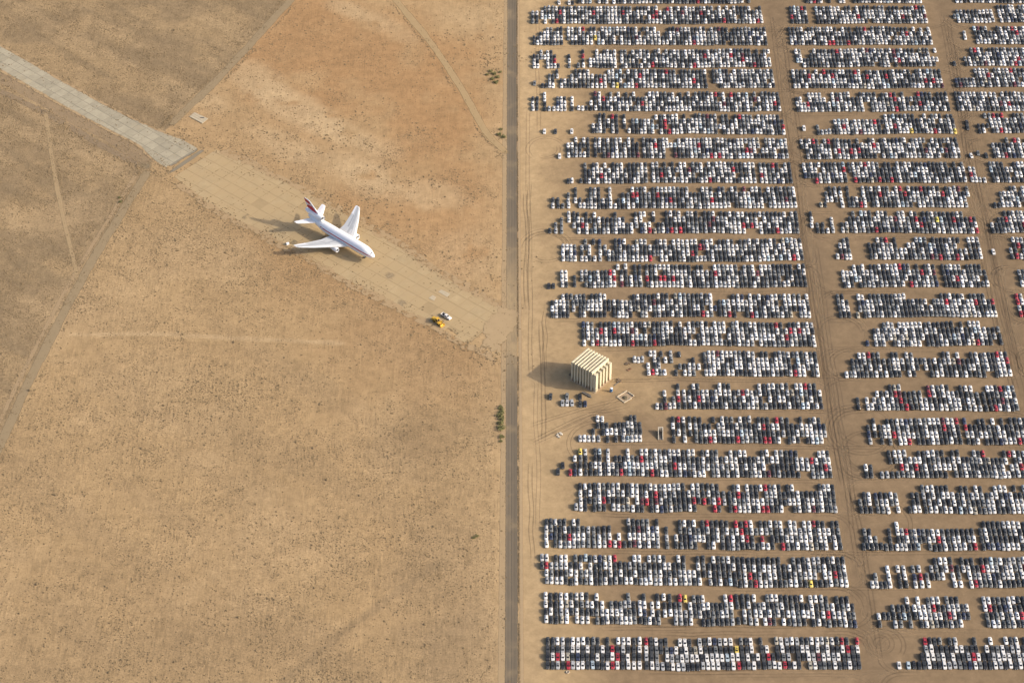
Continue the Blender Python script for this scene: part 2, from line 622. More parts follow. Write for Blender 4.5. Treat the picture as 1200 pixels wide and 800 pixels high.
# shoulders beside the roads
tag(link('road_shoulder', ribbon('road_shoulder', [p + Vector((-5.6, -1.0, 0)) for p in ROAD_SW], 3.2, track_material('pale_shoulder', (.41, .295, .168), .1, .7, alpha=.7), z=.018, seed=6)), kind='structure')
tag(link('road_shoulder', ribbon('road_shoulder', [G(593.5, -14), G(592, 200), G(590.5, 500), G(587.5, 815)], 4.4, track_material('verge_shoulder', (.42, .305, .172), .1, .7, alpha=.75), z=.018, seed=7, wob=.15)), kind='structure')
tag(link('road_shoulder', ribbon('road_shoulder', [G(607.3, -14), G(608.2, 200), G(610.2, 500), G(611.8, 815)], 2.0, track_material('lot_shoulder', (.41, .30, .175), .0, .7, alpha=.8), z=.018, seed=8, wob=.12)), kind='structure')
# brown edge lines where weeds collect along the roads
tag(link('road_shoulder', ribbon('road_shoulder', PX((-5, 104), (50, 131), (110, 165), (166, 197)), 5.6, track_material('old_shoulder', (.315, .235, .148), .0, .5, alpha=.6), z=.018, seed=9)), kind='structure')
tag(link('road_shoulder', ribbon('road_shoulder', PX((-10, 84), (60, 124), (130, 162), (178, 192)), 10.5, track_material('sandy_shoulder', (.37, .272, .165), .0, .5, alpha=.5), z=.014, seed=19)), kind='structure')

# ------------------------------------------------------------------ concrete pavements, slab by slab
def slab_material(name, c, var, sand, obj_rand=.25, joint=True):
    k = Nodes(name)
    P = k.coord()
    oi = k.n('ShaderNodeObjectInfo')
    n = k.noise(P, .18, 6, .6)
    f = k.math('MULTIPLY', k.ramp(n, .2, .8, 1 - var, 1 + var), k.ramp(oi.outputs['Random'], 0, 1, 1 - obj_rand, 1 + obj_rand))
    rgb = k.n('ShaderNodeRGB')
    rgb.outputs[0].default_value = (*c, 1)
    col = k.scale(rgb.outputs[0], f)
    st = k.ramp(k.noise(k.coord(-AXA, (.25, 1, 1)), .35, 5, .65), .5, .75, 0, .35)
    col = k.mix(st, col, tuple(x * .72 for x in c))
    sd_ = k.ramp(k.noise(P, .06, 7, .65), sand[0], sand[1], 0, sand[2])
    col = k.mix(sd_, col, (.372, .272, .145))
    k.base(col, .9, .2)
    return k.m


def pavement(name, up, lo, size, gap, z, m_slab, m_base, ragged, skip=0.0, grow=0.0, base_h=.012):
    """grid of slabs between two edge lines; each slab is an object of its own under the base sheet"""
    o = lo[0]
    ax = (lo[-1] - lo[0]).normalized()
    nr = Vector((-ax.y, ax.x, 0))
    st = lambda p: ((p - o).dot(ax), (p - o).dot(nr))
    U, L = sorted(st(p) for p in up), sorted(st(p) for p in lo)
    us, ut = [a for a, _ in U], [b for _, b in U]
    ls, lt = [a for a, _ in L], [b for _, b in L]
    hi = lambda s: float(np.interp(s, us, ut))
    bo = lambda s: float(np.interp(s, ls, lt))
    s0, s1 = max(us[0], ls[0]), min(us[-1], ls[-1])
    # base sheet
    N = int((s1 - s0) / 2)
    V, E = [], []
    for i in range(N + 1):
        s = s0 + (s1 - s0) * i / N
        wa = (float(NA.fbm(np.array(s), np.array(1.), 9)) - .5) * ragged
        wb = (float(NB.fbm(np.array(s), np.array(7.), 9)) - .5) * ragged
        for c in range(9):
            t = c / 8
            p = o + ax * s + nr * ((bo(s) - grow + wa) * (1 - t) + (hi(s) + grow + wb) * t)
            V.append((p.x, p.y, z))
            E.append(min(1, (1 - abs(2 * t - 1)) * 5) * min(1, min(i, N - i) / 2 + .3))
    F = [(i * 9 + c, i * 9 + 9 + c, i * 9 + 10 + c, i * 9 + c + 1) for i in range(N) for c in range(8)]
    me = np_mesh(name, np.array(V), np.array(F), [m_base])
    at = me.attributes.new('edge', 'FLOAT', 'POINT')
    at.data.foreach_set('value', np.array(E, dtype=np.float32))
    at = me.attributes.new('across', 'FLOAT', 'POINT')
    root = tag(link(name, me), kind='structure')
    tmin, tmax = min(lt), max(ut)
    cnt = 0
    ns = int((s1 - s0) / size)
    for i in range(ns):
        a, b = s0 + i * size, s0 + (i + 1) * size
        j = 0
        t = tmin
        while t < tmax:
            p = []
            for ss, tt in ((a + gap / 2, t + gap / 2), (b - gap / 2, t + gap / 2), (b - gap / 2, t + size - gap / 2), (a + gap / 2, t + size - gap / 2)):
                tt = min(max(tt, bo(ss) + .1), hi(ss) - .1)
                p.append((ss, tt))
            t += size
            area = abs(sum(p[q][0] * p[(q + 1) % 4][1] - p[(q + 1) % 4][0] * p[q][1] for q in range(4))) / 2
            if area < size * size * .18 or random.random() < skip:
                continue
            # chipped outline: a few points along each side
            ring = []
            for q in range(4):
                A, B = p[q], p[(q + 1) % 4]
                for h in (0, .33, .67):
                    ring.append((A[0] + (B[0] - A[0]) * h + random.uniform(-1, 1) * gap * .3, A[1] + (B[1] - A[1]) * h + random.uniform(-1, 1) * gap * .3))
            cs, ct = sum(r[0] for r in ring) / 12, sum(r[1] for r in ring) / 12
            ctr = o + ax * cs + nr * ct
            tilt = random.uniform(-.006, .006), random.uniform(-.006, .006)
            top, bot = [], []
            for r in ring:
                w = ax * (r[0] - cs) + nr * (r[1] - ct)
                top.append((w.x, w.y, .03 + tilt[0] * .3 * (r[0] - cs) / size * 2 + tilt[1] * .3))
                bot.append((w.x * 1.003, w.y * 1.003, -.01))
            mb = MB()
            mb.rings([bot, top], None, cap0=False)
            mb.build('slab', m_slab, root, (ctr.x, ctr.y, z + .012))
            cnt += 1
    return root, cnt


def base_fade(name, c, alpha):
    return track_material(name, c, .0, .45, alpha=alpha)


taxi, n1 = pavement('taxiway', TAXI_UP, TAXI_LO, 6.2, .26, .03, slab_material('taxiway_concrete', (.325, .285, .20), .13, (.55, .78, .6), .085),
                    base_fade('taxiway_joint_dirt', (.215, .19, .14), 1.0), .5)
oldp, n2 = pavement('old_taxiway', OLD_UP, OLD_LO, 7.4, .30, .022, slab_material('old_sandy_concrete', (.372, .280, .155), .14, (.32, .56, .95), .045),
                    base_fade('weedy_joint_dirt', (.365, .268, .145), .9), 7.0, skip=.04)
print('slabs', n1, n2)
M_DRIFT = track_material('sand_drift', (.345, .243, .132), .86, .96, alpha=1.0, break_up=3.2, freq=.22)
for i, (ln, off, w) in enumerate(((OLD_UP, 1.0, 9), (OLD_LO, -1.0, 8), (TAXI_UP, .8, 3.0), (TAXI_LO, -.8, 3.0))):
    tag(link('sand_drift', ribbon('sand_drift', [p + Vector((-AX.y, AX.x, 0)) * off for p in ln], w, M_DRIFT, z=.115 + .004 * i, seed=40 + i, wob=.7)), kind='structure')
tag(link('sand_drift', ribbon('sand_drift', PX((598, 350), (590, 376), (578, 402), (566, 424)), 20, track_material('deep_sand_drift', (.362, .262, .146), .55, .65, alpha=1.0, break_up=3.0, freq=.2), z=.135, seed=47, wob=.6)), kind='structure')
# asphalt strip across the end of the taxiway, and repair patches
M_ASPH = track_material('grey_asphalt', (.225, .19, .132), .0, .35, alpha=.95)
tag(link('asphalt_strip', ribbon('asphalt_strip', PX((191, 207), (202, 200.5), (222, 187), (239, 175), (247, 169.5)), 3.2, M_ASPH, z=.085, seed=12, wob=.12)), kind='structure')
tag(link('asphalt_strip', ribbon('asphalt_strip', PX((243, 172), (248, 167), (252, 164)), 6.0, M_ASPH, z=.09, seed=13, wob=.3)), kind='structure')
tag(link('asphalt_strip', ribbon('asphalt_strip', PX((160, 189), (172, 196), (184, 200)), 8.0, track_material('pale_asphalt', (.30, .24, .15), .0, .5, alpha=.7), z=.032, seed=14, wob=.3)), kind='structure')
for i, (a, b, w, c) in enumerate((((281, 250), (295, 257), 8.5, (.28, .23, .15)), ((582, 396), (592, 408), 7.5, (.30, .23, .14)), ((336, 280), (352, 288), 5.5, (.27, .22, .14)),
                                  ((462, 350), (480, 361), 6, (.33, .255, .155)), ((448, 318), (466, 328), 7, (.345, .265, .16)))):
    tag(link('pavement_patch', ribbon('pavement_patch', PX(a, ((a[0] + b[0]) / 2, (a[1] + b[1]) / 2), b), w, track_material('patch_asphalt', c, .0, .5, alpha=.65), z=.1, seed=20 + i, wob=.2, step=1.2)), kind='structure')

# ------------------------------------------------------------------ tyre tracks in the lot (thin wear marks)
def tyre_tracks():
    """pairs of wheel marks along the aisles and lanes, joined into one stuff object per tone"""
    for mat, nm, seed0, share in ((M_DARKTRK, 'tyre_tracks', 100, .62), (M_PALETRK, 'tyre_tracks', 300, .38)):
        Vs, Fs, Es = [], [], []
        off = 0
        rr = random.Random(seed0)

        def put(pts, w):
            nonlocal off
            me = ribbon('tmp', pts, w, None, z=.012 + rr.random() * .006, step=3.0, wob=.4, seed=rr.random() * 90, cols=4)
            n = len(me.vertices)
            co = np.empty(n * 3, np.float32); me.vertices.foreach_get('co', co)
            ed = np.empty(n, np.float32); me.attributes['edge'].data.foreach_get('value', ed)
            fi = np.empty(len(me.loops), np.int32); me.loops.foreach_get('vertex_index', fi)
            Vs.append(co.reshape(-1, 3)); Es.append(np.minimum(ed * 1.5, 1)); Fs.append(fi.reshape(-1, 4) + off)
            off += n
            bpy.data.meshes.remove(me)

        def pair(pts, w=.55, gauge=1.9):
            for s in (-1, 1):
                q = []
                for i, p in enumerate(pts):
                    d = (pts[min(i + 1, len(pts) - 1)] - pts[max(i - 1, 0)]).normalized()
                    q.append(p + Vector((-d.y, d.x, 0)) * gauge / 2 * s)
                put(q, w * 1.5)

        for yrow in AISLES:                       # along each aisle between rows of cars
            for _ in range(int(3.4 * share + .5)):
                x0 = rr.uniform(630, 1000); x1 = x0 + rr.uniform(60, 260)
                dy = rr.uniform(-2.2, 3.5)
                n = 5
                pair([G(x0 + (x1 - x0) * i / n, yrow + dy + rr.uniform(-1.1, 1.1)) for i in range(n + 1)], rr.uniform(.4, .8))
        for ln in (LANE_A, LANE_B):               # along the two lanes
            for _ in range(int(16 * share)):
                o = Vector((rr.uniform(-6, 5), 0, 0))
                i0 = rr.uniform(0, .6); i1 = i0 + rr.uniform(.15, .5)
                pts = []
                for i in range(8):
                    t = min(1, i0 + (i1 - i0) * i / 7) * (len(ln) - 1)
                    a = int(min(t, len(ln) - 2))
                    pts.append(ln[a].lerp(ln[a + 1], t - a) + o + Vector((rr.uniform(-.6, .6), 0, 0)))
                pair(pts, rr.uniform(.5, .9))
            for yrow in AISLES:                   # turns from lane into aisle
                for _ in range(2):
                    c = None
                    p = G(600, yrow + rr.uniform(-1, 3))
                    xs = np.interp(p.y, [q.y for q in ln[::-1]], [q.x for q in ln[::-1]]) + rr.uniform(-3, 3)
                    r_ = rr.uniform(7, 12); sx = rr.choice((-1, 1, 1)); sy = rr.choice((-1, 1))
                    cx, cy = xs + sx * r_, p.y + sy * r_
                    pts = [Vector((xs, cy + sy * 9, 0))]
                    for k in range(6):
                        a = k / 5 * math.pi / 2
                        pts.append(Vector((cx - sx * r_ * math.cos(a), cy - sy * r_ * math.sin(a), 0)))
                    pts.append(Vector((cx + sx * rr.uniform(6, 18), p.y, 0)))
                    pair(pts, rr.uniform(.5, .8))
        # strip between the road and the cars
        for _ in range(int(9 * share)):
            x = rr.uniform(7, 18); y0 = rr.uniform(-230, 200); L_ = rr.uniform(60, 200)
            pair([Vector((x + rr.uniform(-.7, .7), y0 + L_ * i / 6, 0)) for i in range(7)], rr.uniform(.5, .9))
        # turning circles
        for px, py, r_, n in ((1032, 753, 4.5, 3), (1036, 754, 9, 2), (1020, 530, 13, 4), (1008, 505, 16, 3), (640, 175, 10, 2), (640, 290, 12, 3), (700, 520, 16, 2), (1035, 612, 12, 2), (985, 390, 12, 2)):
            c = G(px, py)
            for k in range(max(1, int(n * share * 1.4))):
                a0 = rr.uniform(0, 6.28); span = rr.uniform(2.5, 5.5); r2 = r_ + rr.uniform(-3, 3)
                pair([c + Vector((r2 * math.cos(a0 + span * i / 14), r2 * 1.1 * math.sin(a0 + span * i / 14), 0)) for i in range(15)], rr.uniform(.5, .8))
        # round the concrete block and out of it
        for _ in range(int(4 * share)):
            a, b = G(rr.uniform(740, 770), rr.uniform(455, 490)), G(rr.uniform(612, 640), rr.uniform(500, 545))
            m_ = a.lerp(b, .5) + Vector((0, rr.uniform(-6, 6), 0))
            pair([a, a.lerp(m_, .5), m_, b], rr.uniform(.5, .8))
        me = np_mesh(nm, np.concatenate(Vs), np.concatenate(Fs), [mat])
        at = me.attributes.new('edge', 'FLOAT', 'POINT')
        at.data.foreach_set('value', np.concatenate(Es).astype(np.float32))
        tag(link(nm, me), ('dark' if seed0 == 100 else 'pale') + ' tyre tracks worn into the sand between the car rows', 'tracks', kind='stuff')


# ------------------------------------------------------------------ car rows: front edge of each row and which lines are parked
ROWS = {   # row: (front y at x=640, at x=1000, at x=1180), segments 'x0-x1:lines' (line 1 is nearest)
 1: ((730.5, 735.7, 735.5), '637-692:1234 692-697:234 697-704:1234 704-720:123 720-726:1234 726-735:123 735-740:1234 740-754:123 754-758:1234 758-762:1 762-776:1234 776-784:234 784-813:1234 813-822:234 822-828:1234 828-850:123 850-862:1234 862-870:134 870-890:1234 890-895:23 895-910:1234 910-916:234 916-946:1234 946-951:234 951-1000:1234 1000-1004:123 1029-1034:12 1036-1045:2 1046-1060:123 1060-1064:23 1064-1072:1234 1072-1078:23 1078-1130:1234 1130-1139:23 1156-1215:1234'),
 2: ((685, 689, 688.5), '633-638:34 638-806:1234 806-817:12 817-823:1234 823-830:234 830-995:1234 1021-1025:1 1025-1030:12 1030-1040:1 1040-1047:123 1052-1066:123 1070-1084:123 1084-1092:1234 1092-1116:234 1116-1130:1234 1130-1136:34 1136-1215:1234'),
 3: ((642.5, 645, 645.5), '638-681:1234 681-718:123 718-724:1 724-728:12 728-736:1 736-774:1234 780-784:123 790-796:12 796-818:1234 818-828:234 828-909:1234 909-915:234 915-988:1234 1011-1014:1 1014-1024:123 1024-1031:12 1031-1042:1 1042-1048:123 1050-1053:1 1053-1057:1234 1057-1078:123 1078-1088:23 1088-1146:123 1150-1215:1234'),
 4: ((599, 601.5, 602), '673-677:1 678-817:1234 817-835:234 835-846:1234 846-854:23 854-919:1234 919-929:234 929-940:1234 940-962:123 962-982:1234 1007-1013:12 1013-1024:123 1026-1056:123 1064-1070:1 1070-1081:123 1083-1215:1234'),
 5: ((557.5, 560, 560.5), '666-671:1 671-690:1234 690-696:12 696-706:1234 706-711:12 711-716:1234 716-720:12 720-724:123 724-728:1234 728-734:123 734-878:1234 878-893:123 893-939:1234 939-951:234 951-976:1234 1013-1025:12 1031-1043:1 1043-1056:134 1056-1112:1234 1112-1118:234 1118-1131:1234 1131-1145:123 1145-1160:1234 1160-1180:123 1180-1215:1234'),
 6: ((518, 521.5, 521.5), '677-692:1 693-698:12 698-705:1234 705-709:234 709-715:1234 715-719:2 719-725:123 725-728:23 728-753:1234 787-794:1234 794-800:234 800-806:1234 806-814:234 814-916:1234 916-923:234 923-966:1234 966-970:234 1017-1024:1234 1024-1032:234 1032-1037:123 1037-1041:23 1041-1047:1234 1047-1053:234 1053-1129:1234 1133-1215:1234'),
 7: ((479, 481, 482), '768-777:1 777-783:123 783-788:1 788-793:12 793-799:1234 800-812:123 812-822:1234 822-843:123 843-865:1234 865-890:123 890-966:1234 1004-1009:12 1015-1024:12 1024-1028:12 1028-1045:123 1045-1060:1234 1060-1078:123 1078-1118:1234 1118-1128:123 1128-1152:1234 1152-1160:123 1160-1195:1234'),
 8: ((440, 442.5, 442), '742-756:3 758-762:12 762-766:14 766-774:1234 774-779:14 779-783:3 785-790:134 790-795:1 795-800:24 800-811:12 811-816:1234 818-822:2 825-961:1234 990-1000:1 1000-1008:123 1008-1036:1234 1036-1048:123 1048-1057:1234 1057-1064:234 1064-1075:1234 1075-1090:23 1090-1108:123 1108-1157:1234 1157-1166:234 1166-1187:1234'),
 9: ((406, 406.5, 405.5), '682-957:1234 1015-1019:1 1025-1038:123 1038-1046:234 1046-1080:1234 1080-1086:234 1086-1165:1234 1165-1171:23 1171-1177:1234'),
 10: ((372.5, 372.5, 371.5), '645-658:123 658-667:1234 667-673:4 670-678:234 678-687:1234 687-692:23 692-712:1234 712-718:23 718-742:123 742-750:234 750-837:1234 837-842:2 842-858:123 858-865:1234 865-874:234 874-930:1234 930-937:234 937-951:1234 983-998:1234 1003-1008:1 1008-1012:234 1012-1066:1234 1066-1090:123 1090-1096:12 1096-1105:123 1105-1160:1234 1160-1169:123 1194-1215:1234'),
 11: ((337.5, 337.5, 336.7), '657-666:123 671-676:12 680-723:123 723-727:4 727-732:123 732-754:1234 757-947:1234 988-997:123 997-1101:1234 1107-1160:1234 1196-1215:123'),
 12: ((308, 305, 304.5), '658-676:123 680-693:1234 693-700:14 700-707:1234 707-712:23 712-720:12 720-765:1234 765-773:234 773-820:1234 820-828:134 828-943:1234 980-984:1 984-990:123 990-999:1234 1019-1030:123 1030-1055:1234 1055-1066:12 1066-1130:1234 1130-1137:12 1137-1153:1234 1184-1190:12 1190-1215:1234'),
 13: ((274.5, 274, 273.5), '641-648:1 648-655:12 655-662:123 665-670:34 671-700:1234 700-720:123 720-733:1234 733-743:12 743-750:234 750-758:1234 758-765:12 765-770:134 770-780:12 780-875:1234 875-890:234 890-938:1234 950-956:234 956-968:12 968-973:1 973-980:123 986-996:12 996-1001:123 1001-1148:1234 1162-1172:12 1172-1180:123 1180-1215:1234'),
 14: ((245.5, 244, 243.5), '645-657:12 657-662:1 664-669:123 672-678:234 678-691:12 691-705:1234 705-713:12 713-719:1234 719-728:12 728-740:123 740-935:1234 960-970:1 968-984:234 984-991:1234 994-998:1234 998-1012:12 1012-1140:1234 1164-1174:1 1174-1188:123 1188-1215:1234'),
 15: ((215.5, 215, 214.5), '664-672:1 678-684:1 684-760:1234 764-887:1234 891-930:1234 943-955:234 955-994:1234 996-1134:1234 1138-1146:123 1146-1157:1 1163-1215:1234'),
 16: ((185.5, 187, 186), '664-673:123 673-692:1234 696-750:1234 753-781:1234 781-790:34 790-925:1234 940-945:34 945-976:1234 978-1127:1234 1165-1178:123 1178-1215:1234'),
 17: ((157, 158.7, 156.5), '694-701:12 701-726:1234 730-735:234 735-740:12 740-763:123 763-778:1234 778-856:1234 856-862:123 862-921:1234 957-962:12 962-979:1 979-1030:123 1030-1122:1234 1146-1156:12 1156-1162:234 1162-1215:1234'),
 18: ((130.5, 131.8, 130.5), '622-632:123 636-641:1234 641-652:1 652-664:123 668-674:123 676-690:1 690-696:12 696-916:1234 934-942:123 942-949:12 949-970:1234 970-976:12 976-1014:1234 1014-1021:34 1021-1115:1234 1122-1162:1234 1163-1215:1234'),
 19: ((104, 104.5, 102.5), '634-642:1 642-650:123 650-656:34 656-668:12 668-692:1234 692-712:123 712-830:1234 836-843:234 843-909:1234 930-1107:1234 1120-1145:12 1145-1215:1234'),
 20: ((80.5, 79.5, 77.5), '624-632:123 633-640:34 640-652:1234 652-656:1 665-669:1234 675-681:1 681-686:1234 690-698:12 698-723:1234 727-905:1234 934-941:234 941-948:12 950-1102:1234 1117-1121:1 1130-1140:12 1140-1215:1234'),
 21: ((53.7, 53.3, 52.5), '624-632:12 632-640:123 640-660:1234 664-900:1234 926-1094:1234 1130-1136:23 1144-1215:1234'),
 22: ((29, 28.5, 27.5), '622-632:123 634-637:23 637-895:1234 927-948:1234 957-1088:1234 1118-1122:2 1122-1167:123 1172-1215:1234'),
 23: ((5.3, 4.6, 4.3), '676-694:1 700-872:1234 876-880:12 944-965:1 970-975:12 983-991:1 1000-1081:1234 1119-1134:1 1136-1145:12 1145-1215:1234'),
}
AISLES = []
_r = sorted(ROWS)
for a in _r[:-1]:
    AISLES.append(ROWS[a][0][0] + 3.2)
AISLES.append(788.5)
AISLES.append(741)
tyre_tracks()

# nearest row, car by car: (x origin, pixels per unit, line: 'position colour ...')
NEAR = {
 'left': [
  (630, 16, {1: '190D 285D 378S 475K 575R 660S 755W 845W 940D 1032B 1128D', 2: '190K 283W 375R 473W 567T 655D 752N 840D 930D 1025K 1120W',
             3: '190D 285D 375D 470S 565D 655W 755W 845D 935W 1030D 1125D', 4: '190D 290D 370W 470S 565D 660W 760W 850W 940D 1045G 1130D'}),
  (700, 16, {1: '95D 190W 285R 375W 475D 580W 685W 792W 925D 1025W 1125S', 2: '98D 190D 278W 380R 475D 568W 685D 788D 918S 1018D 1115G',
             3: '98W 190D 280R 380D 480S 580D 685D 790W 915W 1015D 1110G 1195D', 4: '190D 388W 488W 585W 690D 790W 915R 1005D 1098W 1190D'}),
  (770, 16, {1: '105S 200D 295W 398W 490S 580K 670K 765K 860S 955W 1048W 1145W', 2: '190W 280S 375G 465W 555S 655W 745W 840K 930W 1030W 1125W',
             3: '180G 265N 355W 455D 540W 625D 715T 815W 910D 1000K 1095G 1190D', 4: '160D 428W 520W 605D 795S 885D 980W 1075N 1175S'}),
  (840, 16, {1: '120D 210D 310W 415R 505D 600G 695W 790K 895D 985G 1080W 1175W', 2: '95W 195B 290W 390W 480D 580W 675D 765W 870D 968R 1055D 1150K',
             3: '170K 265D 370Y 465D 560D 650W 845D 935W 1130D', 4: '155W 255W 450G 545D 630W 815D 1110T 1200W'}),
  (910, 16, {1: '155R 240K 335W 425D 630T 720W 815D 900G 990D 1095W 1185D', 2: '130G 225S 410D 500K 600W 690S 785M 880W 970W 1065S 1155W',
             3: '105W 205D 295K 385D 480W 575W 665D 765W 860D 950W 1050K 1140D', 4: '190S 280W 380S 475D 565D 650W 760W 845S 940T 1035W 1130D'}),
  (980, 16, {1: '160D 250W 345D 430D', 2: '140D 230G 325D 410D', 3: '115W 215R 300D 395W', 4: '100R 195D 385R'}),
 ],
 'right': [
  (1045, 16, {1: '135W 310B 415K 515K 610D 700W 800D 890K 985W 1082S 1180S', 2: '570K 670W 770W 865G 960W 1050K 1145W',
              3: '640S 738W 835K 930D 1025D 1115K 1205W', 4: '620R 710K 800D 895G 1085D 1185S'}),
  (1115, 14.118, {1: '140G 220D 305N 395W 475G 555K 640D 725W 810S 895K 975W 1060D 1140W 1222D 1304W', 2: '110D 190D 280S 365R 445W 530K 615K 695S 780W 865W 950W 1030D 1115W 1195S 1280K',
                  3: '165W 245D 335D 405K 580W 670D 755G 840W 915D 1005S 1095W 1180K 1265D', 4: '375D 640W 895W 980D 1065W 1200K'}),
 ]}

# ------------------------------------------------------------------ cars
PAINT = {'W': (.66, .645, .61), 'S': (.36, .365, .36), 'G': (.155, .16, .155), 'D': (.036, .039, .040), 'K': (.016, .017, .019), 'R': (.34, .016, .030),
         'M': (.115, .02, .027), 'B': (.40, .48, .52), 'N': (.020, .030, .066), 'T': (.36, .325, .25), 'Y': (.74, .55, .10)}
CNAME = {'W': 'white', 'S': 'silver', 'G': 'grey', 'D': 'dark grey', 'K': 'black', 'R': 'red', 'M': 'maroon', 'B': 'pale blue', 'N': 'navy blue', 'T': 'beige', 'Y': 'yellow'}


def paint_material(name, c=None):
    k = Nodes(name)
    P = k.coord()
    if c is None:
        col = k.attr('paint', 'Color')
    else:
        rgb = k.n('ShaderNodeRGB')
        rgb.outputs[0].default_value = (*c, 1)
        col = rgb.outputs[0]
    d = k.ramp(k.noise(P, 1.1, 4, .6), .3, .75, .015, .085)
    g = k.n('ShaderNodeNewGeometry')
    sp = k.n('ShaderNodeSeparateXYZ')
    k.l(g.outputs['Normal'], sp.inputs[0])
    d = k.math('MULTIPLY', d, k.ramp(sp.outputs[2], .2, .9, .35, 1.0))
    col = k.mix(d, col, (.34, .29, .23))
    k.base(col, .34, .5)
    k.p.inputs['Coat Weight'].default_value = .35
    k.p.inputs['Coat Roughness'].default_value = .18
    return k.m


M_PAINT = {c: paint_material('car_paint_' + CNAME[c].replace(' ', '_'), v) for c, v in PAINT.items()}
M_ANYPAINT = paint_material('car_paint')
M_GLASS = simple('car_glass', (.014, .016, .018), .12, .5, .2, 2.0)
M_TYRE = simple('tyre_rubber', (.022, .021, .020), .85, .2, .2, 2)
M_RIM = simple('wheel_rim', (.32, .32, .32), .4, .5, .1, 3, .6)
M_LAMP = simple('headlight_lens', (.62, .63, .63), .15, .5, .05, 3)
M_TAIL = simple('tail_light_lens', (.25, .01, .012), .3, .5, .05, 3)

# body types: stations (y from the nose, top height, half width), greenhouse (windscreen base y/top y, rear top y/base y, roof z, roof half width)
TYPES = {
 'sedan': dict(L=4.62, st=[(0, .50, .56), (.16, .68, .79), (1.15, .93, .89), (2.3, .96, .90), (3.75, .99, .89), (4.44, .95, .80), (4.62, .72, .64)], gh=(1.22, 1.90, 3.20, 3.95, 1.44, .60), wb=(.92, 3.58)),
 'hatchback': dict(L=4.22, st=[(0, .52, .56), (.16, .70, .79), (1.02, .95, .89), (2.1, .99, .90), (3.4, 1.02, .89), (4.06, .98, .82), (4.22, .70, .68)], gh=(1.05, 1.70, 3.55, 4.02, 1.48, .60), wb=(.86, 3.44)),
 'wagon': dict(L=4.60, st=[(0, .52, .58), (.16, .72, .80), (1.1, .98, .90), (2.3, 1.01, .91), (3.8, 1.04, .90), (4.44, 1.00, .83), (4.60, .72, .70)], gh=(1.12, 1.78, 4.0, 4.42, 1.52, .62), wb=(.92, 3.60)),
 'suv': dict(L=4.58, st=[(0, .60, .62), (.16, .84, .83), (1.05, 1.10, .93), (2.3, 1.13, .94), (3.8, 1.15, .93), (4.42, 1.10, .86), (4.58, .80, .72)], gh=(1.08, 1.74, 3.95, 4.40, 1.70, .66), wb=(.92, 3.58)),
}


def car_pieces(t):
    """name -> list of (verts, faces) in the car's own frame: nose towards -Y, centred"""
    d = TYPES[t]
    L = d['L']
    out = {}
    mb = MB()
    rs = []
    for y, zt, hw in d['st']:
        zs = .24
        rs.append([(x, y - L / 2, z) for x, z in ((-hw * .92, zs), (-hw, .52), (-hw * .965, zt - .10), (-hw * .80, zt), (hw * .80, zt), (hw * .965, zt - .10), (hw, .52), (hw * .92, zs))])
    mb.rings(rs)
    w0, w1, r1, r0, zr, hr = d['gh']
    zb = lambda y: float(np.interp(y, [s[0] for s in d['st']], [s[1] for s in d['st']]))
    hb = .73 if t != 'suv' else .77
    B = [(-hb, w0, zb(w0) - .03), (hb, w0, zb(w0) - .03), (hb, r0, zb(r0) - .03), (-hb, r0, zb(r0) - .03)]
    ym = (w1 + r1) / 2
    T = [(-hr, w1, zr - .03), (hr, w1, zr - .03), (hr, r1, zr - .04), (-hr, r1, zr - .04)]
    c = lambda p: (p[0], p[1] - L / 2, p[2])
    mb.add([c(p) for p in B + T] + [c((-hr * .93, ym, zr + .01)), c((hr * .93, ym, zr + .01))],
           [(0, 1, 5, 4), (2, 3, 7, 6), (1, 2, 6, 9, 5), (3, 0, 4, 8, 7), (4, 5, 9, 8), (8, 9, 6, 7)])
    out['body'] = mb

    def pane(a, b, cc, dd, ins, off):
        P = [Vector(c(p)) for p in (a, b, cc, dd)]
        ctr = sum(P, Vector()) / 4
        n = (P[1] - P[0]).cross(P[3] - P[0]).normalized() * off
        m = MB()
        Q = [ctr + (p - ctr) * ins + n for p in P]
        m.add(Q, [(0, 1, 2, 3)])
        return m
    out['windscreen'] = pane(B[0], B[1], T[1], T[0], .86, .012)
    out['rear_window'] = pane(B[2], B[3], T[3], T[2], .76, .012)
    out['side_window_a'] = pane(B[1], B[2], T[2], T[1], .74, .014)
    out['side_window_b'] = pane(B[3], B[0], T[0], T[3], .74, .014)
    sy0, sy1 = w1 + .22, w1 + .80
    m = MB()
    m.add([c(p) for p in ((-.40, sy0, zr + .012), (.40, sy0, zr + .012), (.40, sy1, zr + .018), (-.40, sy1, zr + .018))], [(0, 1, 2, 3)])
    out['sunroof'] = m
    m = MB()
    m.add([(.28, -L / 2 - .012, .50), (.62, -L / 2 + .005, .50), (.62, -L / 2 + .07, .66), (.28, -L / 2 + .03, .66)], [(0, 1, 2, 3)])
    out['headlight'] = m
    m = MB()
    m.add([(.62, L / 2 - .02, .70), (.38, L / 2 + .012, .70), (.38, L / 2 - .02, .86), (.62, L / 2 - .06, .86)], [(0, 1, 2, 3)])
    out['tail_light'] = m
    return out, d


def mirror(mb):
    m = MB()
    m.add([(-x, y, z) for x, y, z in mb.v], [tuple(f[::-1]) for f in mb.f])
    return m


def wheel_mb(r=.32, w=.2, n=10):
    m = MB()
    a = [(-w / 2, r * math.cos(2 * math.pi * k / n), r * math.sin(2 * math.pi * k / n)) for k in range(n)]
    b = [(w / 2, y, z) for _, y, z in a]
    m.rings([a, b], M_TYRE)
    for s in (-1, 1):
        q = [(s * (w / 2 + .006), y * .62, z * .62) for _, y, z in a]
        m.add(q, [tuple(range(n)) if s > 0 else tuple(range(n))[::-1]], M_RIM)
    return m


